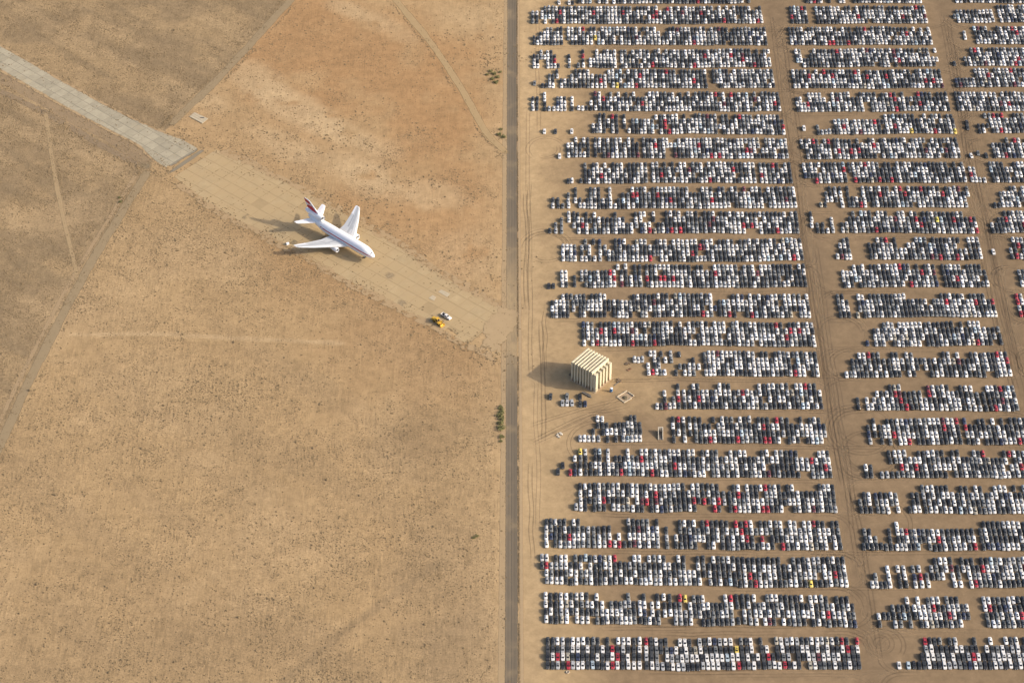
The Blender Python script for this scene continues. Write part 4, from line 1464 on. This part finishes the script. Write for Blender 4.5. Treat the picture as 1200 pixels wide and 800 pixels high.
def foundation():
    c = [G(721.8, 465.0), G(734, 457.6), G(744.6, 463.8), G(732.2, 473.4)]
    o = sum(c, Vector()) / 4
    ux = (c[1] - c[0]).normalized()
    t = empty('ruined_foundation', o, math.atan2(ux.y, ux.x))
    tag(t, 'low broken concrete foundation with open pit right of the concrete block', 'foundation')
    la, lb = (c[1] - c[0]).length, (c[2] - c[1]).length
    M = simple('broken_concrete', (.46, .39, .28), .9, .2, .2, 1.5, dirt=.6)
    for (x0, x1, y0, y1, h) in ((-la / 2, la / 2, lb / 2 - .5, lb / 2, .5), (-la / 2, la / 2 - 2, -lb / 2, -lb / 2 + .5, .45), (-la / 2, -la / 2 + .5, -lb / 2 + .5, lb / 2 - .5, .4), (la / 2 - .5, la / 2, -lb / 2 + .5, lb / 2 - 1.5, .85)):
        mb = MB()
        n = 6
        alongx = (x1 - x0) > (y1 - y0)
        rs = []
        for i in range(n + 1):
            f = i / n
            hh = h * random.uniform(.6, 1.15)
            if alongx: rs.append([(x0 + (x1 - x0) * f, y0, 0), (x0 + (x1 - x0) * f, y1, 0), (x0 + (x1 - x0) * f, y1, hh), (x0 + (x1 - x0) * f, y0, hh)])
            else: rs.append([(x0, y0 + (y1 - y0) * f, 0), (x1, y0 + (y1 - y0) * f, 0), (x1, y0 + (y1 - y0) * f, hh), (x0, y0 + (y1 - y0) * f, hh)])
        mb.rings(rs)
        mb.build('wall', M, t)
    mb = MB()
    mb.box(-la / 2 + .5, la / 2 - .5, -lb / 2 + .5, lb / 2 - .5, 0, .06)
    mb.build('floor', simple('pit_floor', (.33, .245, .16), .95, .1, .25, .6), t)
    mb = MB()
    rs = []
    for z, r in ((.02, 1.5), (.35, 1.1), (.55, .6)):
        rs.append([(-.8 + r * random.uniform(.8, 1.2) * math.cos(k * .785), -.2 + r * random.uniform(.8, 1.2) * math.sin(k * .785), z) for k in range(8)])
    mb.rings(rs, None, False, True)
    mb.build('rubble_heap', simple('dark_rubble', (.10, .085, .055), .95, .1, .4, 3), t)


foundation()


def beam(px0, px1, w, h, label, name='steel_beam', m=None):
    a, b = G(*px0), G(*px1)
    d = b - a
    t = empty(name, (a + b) / 2, math.atan2(d.y, d.x))
    tag(t, label, 'beam', 'beams by the concrete block')
    L = d.length
    m = m or M_STEEL
    mb = MB(); mb.box(-L / 2, L / 2, -w / 2, w / 2, 0, .06); mb.build('lower_flange', m, t)
    mb = MB(); mb.box(-L / 2, L / 2, -.05, .05, .06, h - .06); mb.build('web', m, t)
    mb = MB(); mb.box(-L / 2, L / 2, -w / 2, w / 2, h - .06, h); mb.build('upper_flange', m, t)


beam((682, 459.8), (692.8, 465.8), .75, .55, 'long dark steel beam lying nearest the left foot of concrete block')
beam((684, 459.2), (692.5, 463.6), .4, .4, 'shorter steel beam lying behind the long one by the concrete block')
beam((719.5, 452), (727, 446), .35, .3, 'thin steel beam lying right of the concrete block above the toilet')

# scattered rubble near the block
def rubble(px, py, s, label, m, name='rubble_pile', n=9, group='heaps of debris'):
    p = G(px, py)
    t = empty(name, p, random.uniform(0, 6))
    tag(t, label, 'rubble', group)
    for k in range(n):
        mb = MB()
        a, r = random.uniform(0, 6.28), s * math.sqrt(random.random())
        sz = s * random.uniform(.16, .38)
        x, y = r * math.cos(a), r * math.sin(a)
        pts = [(x + sx * sz * random.uniform(.6, 1.2), y + sy * sz * random.uniform(.6, 1.2), z * sz * random.uniform(.6, 1)) for z in (0, 1) for sx, sy in ((-1, -1), (1, -1), (1, 1), (-1, 1))]
        mb.hexa(pts)
        mb.build('chunk', m, t)


M_CHUNK = simple('rubble_brown', (.17, .125, .085), .95, .1, .3, 2)
rubble(726.5, 445.5, 1.6, 'small dark heap of debris right of the concrete block', M_CHUNK)
rubble(735.5, 426.5, 1.5, 'dark debris strewn above right of the concrete block', M_CHUNK, n=7)
rubble(737, 432, 1.3, 'reddish debris strip below the dark debris right of the block', simple('rubble_red', (.22, .12, .075), .95, .1, .3, 2), n=6)
rubble(655.5, 509.5, 1.6, 'pale scattered debris on open sand below the lone cars', M_PALEC, n=10)
rubble(673, 437.8, 2.2, 'dark debris in the shadow against the left side of the block', M_CHUNK, n=10)

# old tyre in front of the nearest row
t = empty('old_tyre', G(665.2, 787.2))
tag(t, 'pale dusty tyre lying flat in front of the red car', 'tyre')
mb = MB()
rs = []
N_ = 20
for k in range(N_):
    a = 2 * math.pi * k / N_
    rs.append([((.72 + .22 * math.cos(b)) * math.cos(a), (.72 + .22 * math.cos(b)) * math.sin(a), .2 + .2 * math.sin(b)) for b in [2 * math.pi * j / 8 for j in range(8)]])
rs.append(rs[0])
mb.rings(rs, None, False, False)
mb.build('tread', simple('dusty_tyre', (.40, .34, .26), .9, .2, .2, 3), t, smooth=True)
mb = MB(); mb.tube((0, 0, .04), (0, 0, .09), .5, n=16); mb.build('inner_disc', simple('tyre_hole', (.2, .16, .12), .9, .2, .1, 2), t)


# ------------------------------------------------------------------ pickup and wheel loader on the old pavement
def pickup():
    a, b = G(517.5, 368.5), G(528.3, 375.0)
    d = b - a
    t = empty('pickup_truck', (a + b) / 2, math.atan2(d.y, d.x) + math.pi / 2)
    tag(t, 'white pickup truck with dark cargo bed beside the yellow loader on old pavement', 'pickup')
    W = M_PAINT['W']
    L = 6.4
    y = lambda v: v - L / 2              # nose towards -Y
    hw = 1.02
    mb = MB()
    sec = lambda yy, zt, w: [(x, y(yy), z) for x, z in ((-w * .94, .45), (-w, .75), (-w, zt - .08), (-w * .9, zt), (w * .9, zt), (w, zt - .08), (w, .75), (w * .94, .45))]
    mb.rings([sec(0, 1.0, .92), sec(.15, 1.14, .99), sec(1.7, 1.28, hw), sec(4.05, 1.30, hw)])
    body = mb.build('body', W, t)
    mb = MB()
    B = [(-.92, y(1.55), 1.26), (.92, y(1.55), 1.26), (.94, y(4.0), 1.28), (-.94, y(4.0), 1.28)]
    T = [(-.72, y(2.35), 1.92), (.72, y(2.35), 1.92), (.74, y(3.85), 1.92), (-.74, y(3.85), 1.92)]
    mb.hexa(B + T)
    cabin = mb.build('cab', W, t)

    def pane(name, q, ins=.86):
        P = [Vector(p) for p in q]
        c = sum(P, Vector()) / 4
        n = (P[1] - P[0]).cross(P[3] - P[0]).normalized() * .015
        m = MB(); m.add([c + (p - c) * ins + n for p in P], [(0, 1, 2, 3)]); m.build(name, M_GLASS, cabin)
    pane('windscreen', (B[0], B[1], T[1], T[0]), .9)
    pane('rear_window', (B[2], B[3], T[3], T[2]))
    pane('side_window', (B[1], B[2], T[2], T[1]))
    pane('side_window', (B[3], B[0], T[0], T[3]))
    mb = MB()
    mb.box(-hw, hw, y(4.08), y(6.4), .55, .78)
    mb.build('bed_floor', simple('bed_liner', (.02, .02, .022), .8, .2, .2, 2), t)
    for x0, x1, y0, y1 in ((-hw, -hw + .1, 4.08, 6.3), (hw - .1, hw, 4.08, 6.3), (-hw, hw, 6.3, 6.4)):
        mb = MB(); mb.box(x0, x1, y(y0), y(y1), .785, 1.27); mb.build('bed_side', W, t)
    mb = MB(); mb.box(-.85, .85, y(4.3), y(5.2), .79, 1.22); mb.build('tool_box', M_DARK, t)
    for yy in (1.1, 5.15):
        for s in (-1, 1):
            o = link('wheel', WHEEL_ME, t, (s * .92, y(yy), .40)); o.scale = (1.25, 1.25, 1.25)
    for s in (-1, 1):
        mb = MB(); mb.box(.55 * s - .2, .55 * s + .2, y(0) - .03, y(.05), .8, .98); mb.build('headlight', M_LAMP, t)


pickup()


def loader():
    a, b = G(506.8, 374.0), G(519.6, 383.0)
    d = b - a
    t = empty('wheel_loader', (a + b) / 2, math.atan2(d.y, d.x) + math.pi / 2)
    tag(t, 'yellow wheel loader with black tyres beside the white pickup on old pavement', 'loader')
    Yl = simple('machine_yellow', (.62, .36, .035), .45, .4, .12, 1.2, dirt=.25)
    y = lambda v: v - 4.1
    mb = MB()
    mb.hexa([(-1.05, y(5.0), .95), (1.05, y(5.0), .95), (1.0, y(8.0), 1.05), (-1.0, y(8.0), 1.05), (-.95, y(5.0), 2.25), (.95, y(5.0), 2.25), (.85, y(8.0), 2.0), (-.85, y(8.0), 2.0)])
    mb.build('engine_cover', Yl, t)
    mb = MB(); mb.box(-1.15, 1.15, y(7.6), y(8.25), .6, 1.5); mb.build('counterweight', Yl, t)
    mb = MB()
    mb.hexa([(-.78, y(3.6), 1.5), (.78, y(3.6), 1.5), (.82, y(5.0), 1.5), (-.82, y(5.0), 1.5), (-.72, y(3.75), 3.15), (.72, y(3.75), 3.15), (.76, y(5.0), 3.15), (-.76, y(5.0), 3.15)])
    cab = mb.build('cab', M_GLASS, t)
    mb = MB(); mb.box(-.85, .85, y(3.55), y(5.1), 3.155, 3.3); mb.build('cab_roof', Yl, cab)
    for sx in (-.78, .78):
        for yy in (3.72, 5.0):
            mb = MB(); mb.tube((sx, y(yy), 1.45), (sx * .97, y(yy), 3.16), .06, n=6); mb.build('cab_post', Yl, cab)
    mb = MB(); mb.box(-.6, .6, y(1.9), y(4.9), .75, 1.45); mb.build('frame', Yl, t)
    for s in (-1, 1):
        mb = MB(); mb.tube((s * .55, y(3.3), 1.75), (s * .55, y(.9), .75), .16, n=6); mb.build('lift_arm', Yl, t)
        mb = MB(); mb.box(s * 1.18 - .28, s * 1.18 + .28, y(1.75), y(3.25), 1.52, 1.6); mb.build('fender', Yl, t)
    mb = MB()
    sec = [(0.0, .08), (.9, .08), (1.15, .5), (1.05, 1.15), (.85, 1.2), (.95, .6), (.75, .22), (0.0, .16)]
    mb.rings([[(x, y(q), z) for q, z in sec] for x in (-1.4, 1.4)])
    bk = mb.build('bucket', Yl, t)
    for s in (-1, 1):
        mb = MB(); mb.box(s * 1.40 - .04, s * 1.40 + .04, y(.25), y(1.0), .14, 1.05); mb.build('side_plate', Yl, bk)
    for yy in (2.5, 6.1):
        for s in (-1, 1):
            mb = MB()
            mb.tube((s * .85, y(yy), .76), (s * 1.4, y(yy), .76), .76, n=16)
            w = mb.build('wheel', M_TYRE, t)
            mb = MB()
            mb.tube((s * 1.38, y(yy), .76), (s * 1.43, y(yy), .76), .36, n=12)
            mb.build('rim', Yl, w)


loader()

# pale concrete pads and small bits on the old pavement
M_PAD = simple('old_pad_concrete', (.41, .35, .245), .9, .2, .16, .8, dirt=.7)


def pad(pts, h, label, name='concrete_pad', m=None, pieces=1):
    W_ = PX(*pts)
    c = sum(W_, Vector()) / len(W_)
    t = empty(name, c)
    tag(t, label, 'concrete pad')
    n = len(W_)
    for k in range(pieces):
        f0, f1 = k / pieces + (.012 if k else 0), (k + 1) / pieces
        q = [W_[0].lerp(W_[1], f0), W_[0].lerp(W_[1], f1), W_[3].lerp(W_[2], f1), W_[3].lerp(W_[2], f0)]
        mb = MB()
        mb.hexa([(p.x - c.x, p.y - c.y, 0) for p in q] + [(p.x - c.x, p.y - c.y, h) for p in q])
        mb.build('slab', m or M_PAD, t)
    return t


pad([(502.5, 349.5), (507, 346), (511, 348.5), (508.5, 352.5)], .16, 'pale square concrete pad on old pavement behind the white pickup')
pad([(513.5, 342), (517, 339.5), (527.5, 344.5), (524, 348)], .14, 'pale oblong concrete pad on old pavement beyond the square one', pieces=2)
p_ = pad([(222, 137), (228, 132), (244, 139.5), (237, 145)], .25, 'pale oblong concrete slab in the sand beside the north dirt road end', pieces=3)
mb = MB(); mb.box(1.0, 3.4, -.5, .2, .255, .5); mb.build('hatch', M_STEEL, p_)
t = empty('white_crate', G(337.2, 286.5), R(30))
tag(t, 'small white crate on the ground off the airliner left wingtip', 'crate')
mb = MB(); mb.box(-.75, .75, -.55, .55, .15, 1.0); mb.build('box', M_WHITE, t)
mb = MB(); mb.box(-.8, .8, -.6, .6, 1.0, 1.1); mb.build('lid', M_WHITE, t)
mb = MB(); mb.box(-.7, .7, -.5, .5, 0, .15); mb.build('pallet', M_STEEL, t)

# ------------------------------------------------------------------ fence along the lot side of the road
def fence():
    f = empty('wire_fence', (3.35, 0, 0))
    tag(f, 'long post and wire fence between the road and the car lot', 'fence')
    mb = MB(); mb.tube((0, 0, 0), (0, 0, 1.75), .05, n=6)
    post = mb.mesh('post', M_STEEL)
    ys = np.arange(-240, 345, 3.0)
    for y in ys:
        link('post', post, f, (random.uniform(-.03, .03), float(y), 0))
    for z in (.3, .7, 1.1, 1.5, 1.72):
        mb = MB(); mb.box(-.012, .012, float(ys[0]), float(ys[-1]), z - .012, z + .012); mb.build('wire', M_STEEL, f)


fence()

# ------------------------------------------------------------------ scrub
def scrub_stuff():
    rng = np.random.default_rng(3)

    def place(X, Y, dens):
        return rng.random(len(X)) < dens
    pts = []
    N = 700000
    X = rng.uniform(-345, 2, N); Y = rng.uniform(-245, 345, N)
    # keep what the field of view can reach
    d0 = at_ground('s', scrub, X, Y)
    row_a = .5 + .5 * np.sin((X * math.cos(.07) + Y * math.sin(.07) + (NA.fbm(X, Y, 40) - .5) * 5) * 2 * math.pi / 2.1)
    nrm = np.array([-AX.y, AX.x])
    row_b = .5 + .5 * np.sin((X * nrm[0] + Y * nrm[1] + (NB.fbm(X, Y, 40) - .5) * 5) * 2 * math.pi / 1.9)
    ma, mbv = at_ground('a', fa, X, Y), at_ground('b', fb, X, Y)
    rowf = 1 - .75 * np.clip(ma * row_a + mbv * row_b, 0, 1)
    clump = np.clip((NC.fbm(X, Y, 7, 4) - .38) * 3.2, 0, 1)
    dens = d0 * rowf * (.14 + clump) * .80
    fovx = np.abs(X) < (Y + CAM_D) * .235 + CAM_H * .16 + 12
    k = (rng.random(N) < dens) & fovx
    S = rng.lognormal(-1.25, .36, N)
    pts.append((X[k], Y[k], S[k]))
    # edges of the pavements: bigger dark bushes in drifts
    for line, n, spread, lo, hi_ in ((OLD_LO, 900, 4.5, .35, .8), (OLD_UP, 420, 5.5, .3, .8), (TAXI_LO, 380, 4.0, .3, .7), (TAXI_UP, 420, 7.0, .3, .7), (PX((-5, 106), (50, 133), (110, 167), (166, 199)), 420, 1.6, .35, .8)):
        seg = rng.integers(0, len(line) - 1, n); f = rng.random(n)
        A = np.array([[p.x, p.y] for p in line])
        Q = A[seg] * (1 - f)[:, None] + A[seg + 1] * f[:, None] + rng.normal(0, spread, (n, 2))
        kk = NC.fbm(Q[:, 0], Q[:, 1], 9, 3) > .47
        pts.append((Q[kk, 0], Q[kk, 1], rng.uniform(lo, hi_, n)[kk]))
    # weeds lodged in the joints of the old pavement
    n = 1500
    f = rng.random(n); g = rng.random(n)
    A, B = np.array([[p.x, p.y] for p in OLD_LO[:5]]), np.array([[p.x, p.y] for p in OLD_UP[:5]])
    sg = rng.integers(0, 4, n)
    a_ = A[sg] * (1 - f)[:, None] + A[sg + 1] * f[:, None]
    b_ = B[sg] * (1 - f)[:, None] + B[sg + 1] * f[:, None]
    Q = a_ * (1 - g)[:, None] + b_ * g[:, None]
    o = np.array([OLD_LO[0].x, OLD_LO[0].y]); axv = np.array([*(OLD_LO[-1] - OLD_LO[0]).normalized()][:2]); nv = np.array([-axv[1], axv[0]])
    s_, t_ = (Q - o) @ axv, (Q - o) @ nv
    snap = rng.random(n) < .5
    s2 = np.where(snap, np.round(s_ / 7.4) * 7.4, s_); t2 = np.where(~snap, np.round(t_ / 7.4) * 7.4, t_)
    Q = o + s2[:, None] * axv + t2[:, None] * nv + rng.normal(0, .12, (n, 2))
    kk = NA.fbm(Q[:, 0], Q[:, 1], 12, 3) > .5
    pts.append((Q[kk, 0], Q[kk, 1], rng.uniform(.2, .5, n)[kk]))
    # weeds along the fence, road verge and the two dirt roads
    for x, n, sp, lo, hi_ in ((3.3, 3800, .16, .2, .5), (-4.2, 500, .5, .2, .5), (-9, 420, 2.2, .25, .6)):
        Yv = rng.uniform(-240, 340, n)
        kk = NB.fbm(np.full(n, x * 5.), Yv, 26, 3) > (.33 if x > 0 else .5)
        pts.append((x + rng.normal(0, sp, n)[kk], Yv[kk], rng.uniform(lo, hi_, n)[kk]))
    for line, off in ((ROAD_SW, 4.4), (ROAD_SW, -4.4), (ROAD_NW, 4.8), (ROAD_NW, -4.8), (TRACK_N, -3.8), (TRACK_W, 2.6)):
        A = np.array([[p.x, p.y] for p in line]); n = 500
        seg = rng.integers(0, len(A) - 1, n); f = rng.random(n)[:, None]
        dd = A[seg + 1] - A[seg]; dd /= np.linalg.norm(dd, axis=1)[:, None]
        Q = A[seg] * (1 - f) + A[seg + 1] * f + np.stack([-dd[:, 1], dd[:, 0]], 1) * (off + rng.normal(0, .6, n))[:, None]
        kk = NC.fbm(Q[:, 0], Q[:, 1], 10, 3) > .48
        pts.append((Q[kk, 0], Q[kk, 1], rng.uniform(.2, .6, n)[kk]))
    # dark bushes scattered on the bare ground north of the pavement
    for px, py, r_, n in ((555, 320, 22, 110), (470, 215, 20, 140), (390, 150, 26, 170), (350, 185, 26, 170), (420, 250, 18, 120), (575, 70, 14, 110), (530, 45, 18, 70), (240, 165, 12, 60), (585, 300, 14, 40), (310, 150, 18, 120), (540, 400, 16, 90), (560, 60, 20, 70)):
        c = G(px, py)
        Q = np.array([c.x, c.y]) + rng.normal(0, r_ * .55, (n, 2)) * np.array([1.4, 1])
        kk = NA.fbm(Q[:, 0], Q[:, 1], 8, 3) > .46
        pts.append((Q[kk, 0], Q[kk, 1], rng.uniform(.3, .85, n)[kk]))
    X, Y, S = (np.concatenate([p[i] for p in pts]) for i in range(3))
    n = len(X)
    print('scrub clumps', n)
    # each clump: ragged little mound of 5 base points and a crooked tip
    K = 5
    ang = rng.random((n, 1)) * 6.28 + np.arange(K)[None] * 2 * math.pi / K + rng.normal(0, .25, (n, K))
    rad = S[:, None] * rng.uniform(.55, 1.25, (n, K))
    z0 = at_ground('z', gZ, X, Y)
    base = np.stack([X[:, None] + rad * np.cos(ang), Y[:, None] + rad * np.sin(ang), np.broadcast_to((z0 - .03)[:, None], (n, K))], -1)
    tip = np.stack([X + rng.normal(0, .2, n) * S, Y + rng.normal(0, .2, n) * S, z0 + S * rng.uniform(.45, .85, n)], -1)[:, None]
    V = np.concatenate([base, tip], 1).reshape(-1, 3)
    T = np.array([(k, (k + 1) % K, K) for k in range(K)])
    F = (T[None] + (np.arange(n) * (K + 1))[:, None, None]).reshape(-1, 3)
    k = Nodes('dry_brush')
    col = k.mix(k.noise(k.coord(), .5, 4), (.145, .105, .058), (.25, .18, .10))
    k.base(col, .95, .1)
    me = np_mesh('dry_scrub', V, F, [k.m])
    tag(link('dry_scrub', me), 'low dry brown scrub dotted over the bare desert fields', 'scrub', kind='stuff')


scrub_stuff()

# green shrubs by the road
def shrub_mesh(seed):
    r = random.Random(seed)
    k = MB()
    for _ in range(150):
        a, b = r.uniform(0, 6.28), math.acos(r.uniform(0, 1))
        rr = r.uniform(.45, 1.0) * (1 + .3 * math.sin(3 * a + seed))
        p = Vector((rr * math.sin(b) * math.cos(a), rr * math.sin(b) * math.sin(a), .15 + rr * math.cos(b) * .8))
        q = Matrix.Rotation(r.uniform(0, 6.28), 3, 'Z') @ Matrix.Rotation(r.uniform(-1, 1), 3, 'X')
        s = r.uniform(.09, .2)
        k.add([p + q @ Vector(v) * s for v in ((-1, -.6, 0), (1, -.5, .2), (.8, .7, 0), (-.7, .6, .25))], [(0, 1, 2, 3)])
    return k


kk = Nodes('shrub_green')
kk.base(kk.mix(kk.noise(kk.coord(), 1.2, 3), (.115, .113, .042), (.20, .185, .08)), .9, .2)
SH = [shrub_mesh(i).mesh('foliage', kk.m) for i in range(3)]
mb = MB(); mb.tube((0, 0, -.05), (.05, .03, .5), .08, .03, n=6)
STEM = mb.mesh('stem', M_CHUNK)
SHRUBS = [(586.8, 478, 1.5), (588, 482.5, 1.7), (586.5, 487, 2.0), (588, 491, 1.6), (587, 496, 1.9), (587.5, 502, 2.2), (588, 512, 1.5), (587, 517, 1.1), (559, 628, 1.0), (555, 630, .9),
          (571, 88, 1.3), (575, 84, 1.5), (579, 87, 1.7), (583, 91, 1.6), (577, 93, 1.5), (581, 97, 1.7), (586, 85, 1.2), (587, 152, 1.2), (585, 158, 1.6), (590, 161, 1.7), (141, 237, 1.2), (140, 232, 1.0)]
for i, (px, py, s) in enumerate(SHRUBS):
    p = G(px, py)
    o = empty('shrub', p, random.uniform(0, 6))
    link('foliage', SH[i % 3], o)
    link('stem', STEM, o)
    o.scale = (s, s, s * .8)
    if i < 8: lab, gr = f'{ordinal(i + 1)} green shrub from the top in the line along the road verge below the pavement', 'green shrubs in line on the road verge'
    elif i < 10: lab, gr = ('right' if i == 8 else 'left') + ' one of two small green shrubs alone in the lower field', 'two shrubs in the lower field'
    elif i < 17: lab, gr = f'green shrub in the upper thicket by the road, {ordinal(i - 9)} one counted from its left', 'green thicket by the upper road'
    elif i < 20: lab, gr = ['top', 'left', 'right'][i - 17] + ' one of three green shrubs where the slanting track meets the road', 'shrubs at the track end'
    else: lab, gr = ('nearer' if i == 20 else 'further') + ' of two small green shrubs beside the left dirt road', 'shrubs beside the left dirt road'
    tag(o, lab, 'shrub', gr)
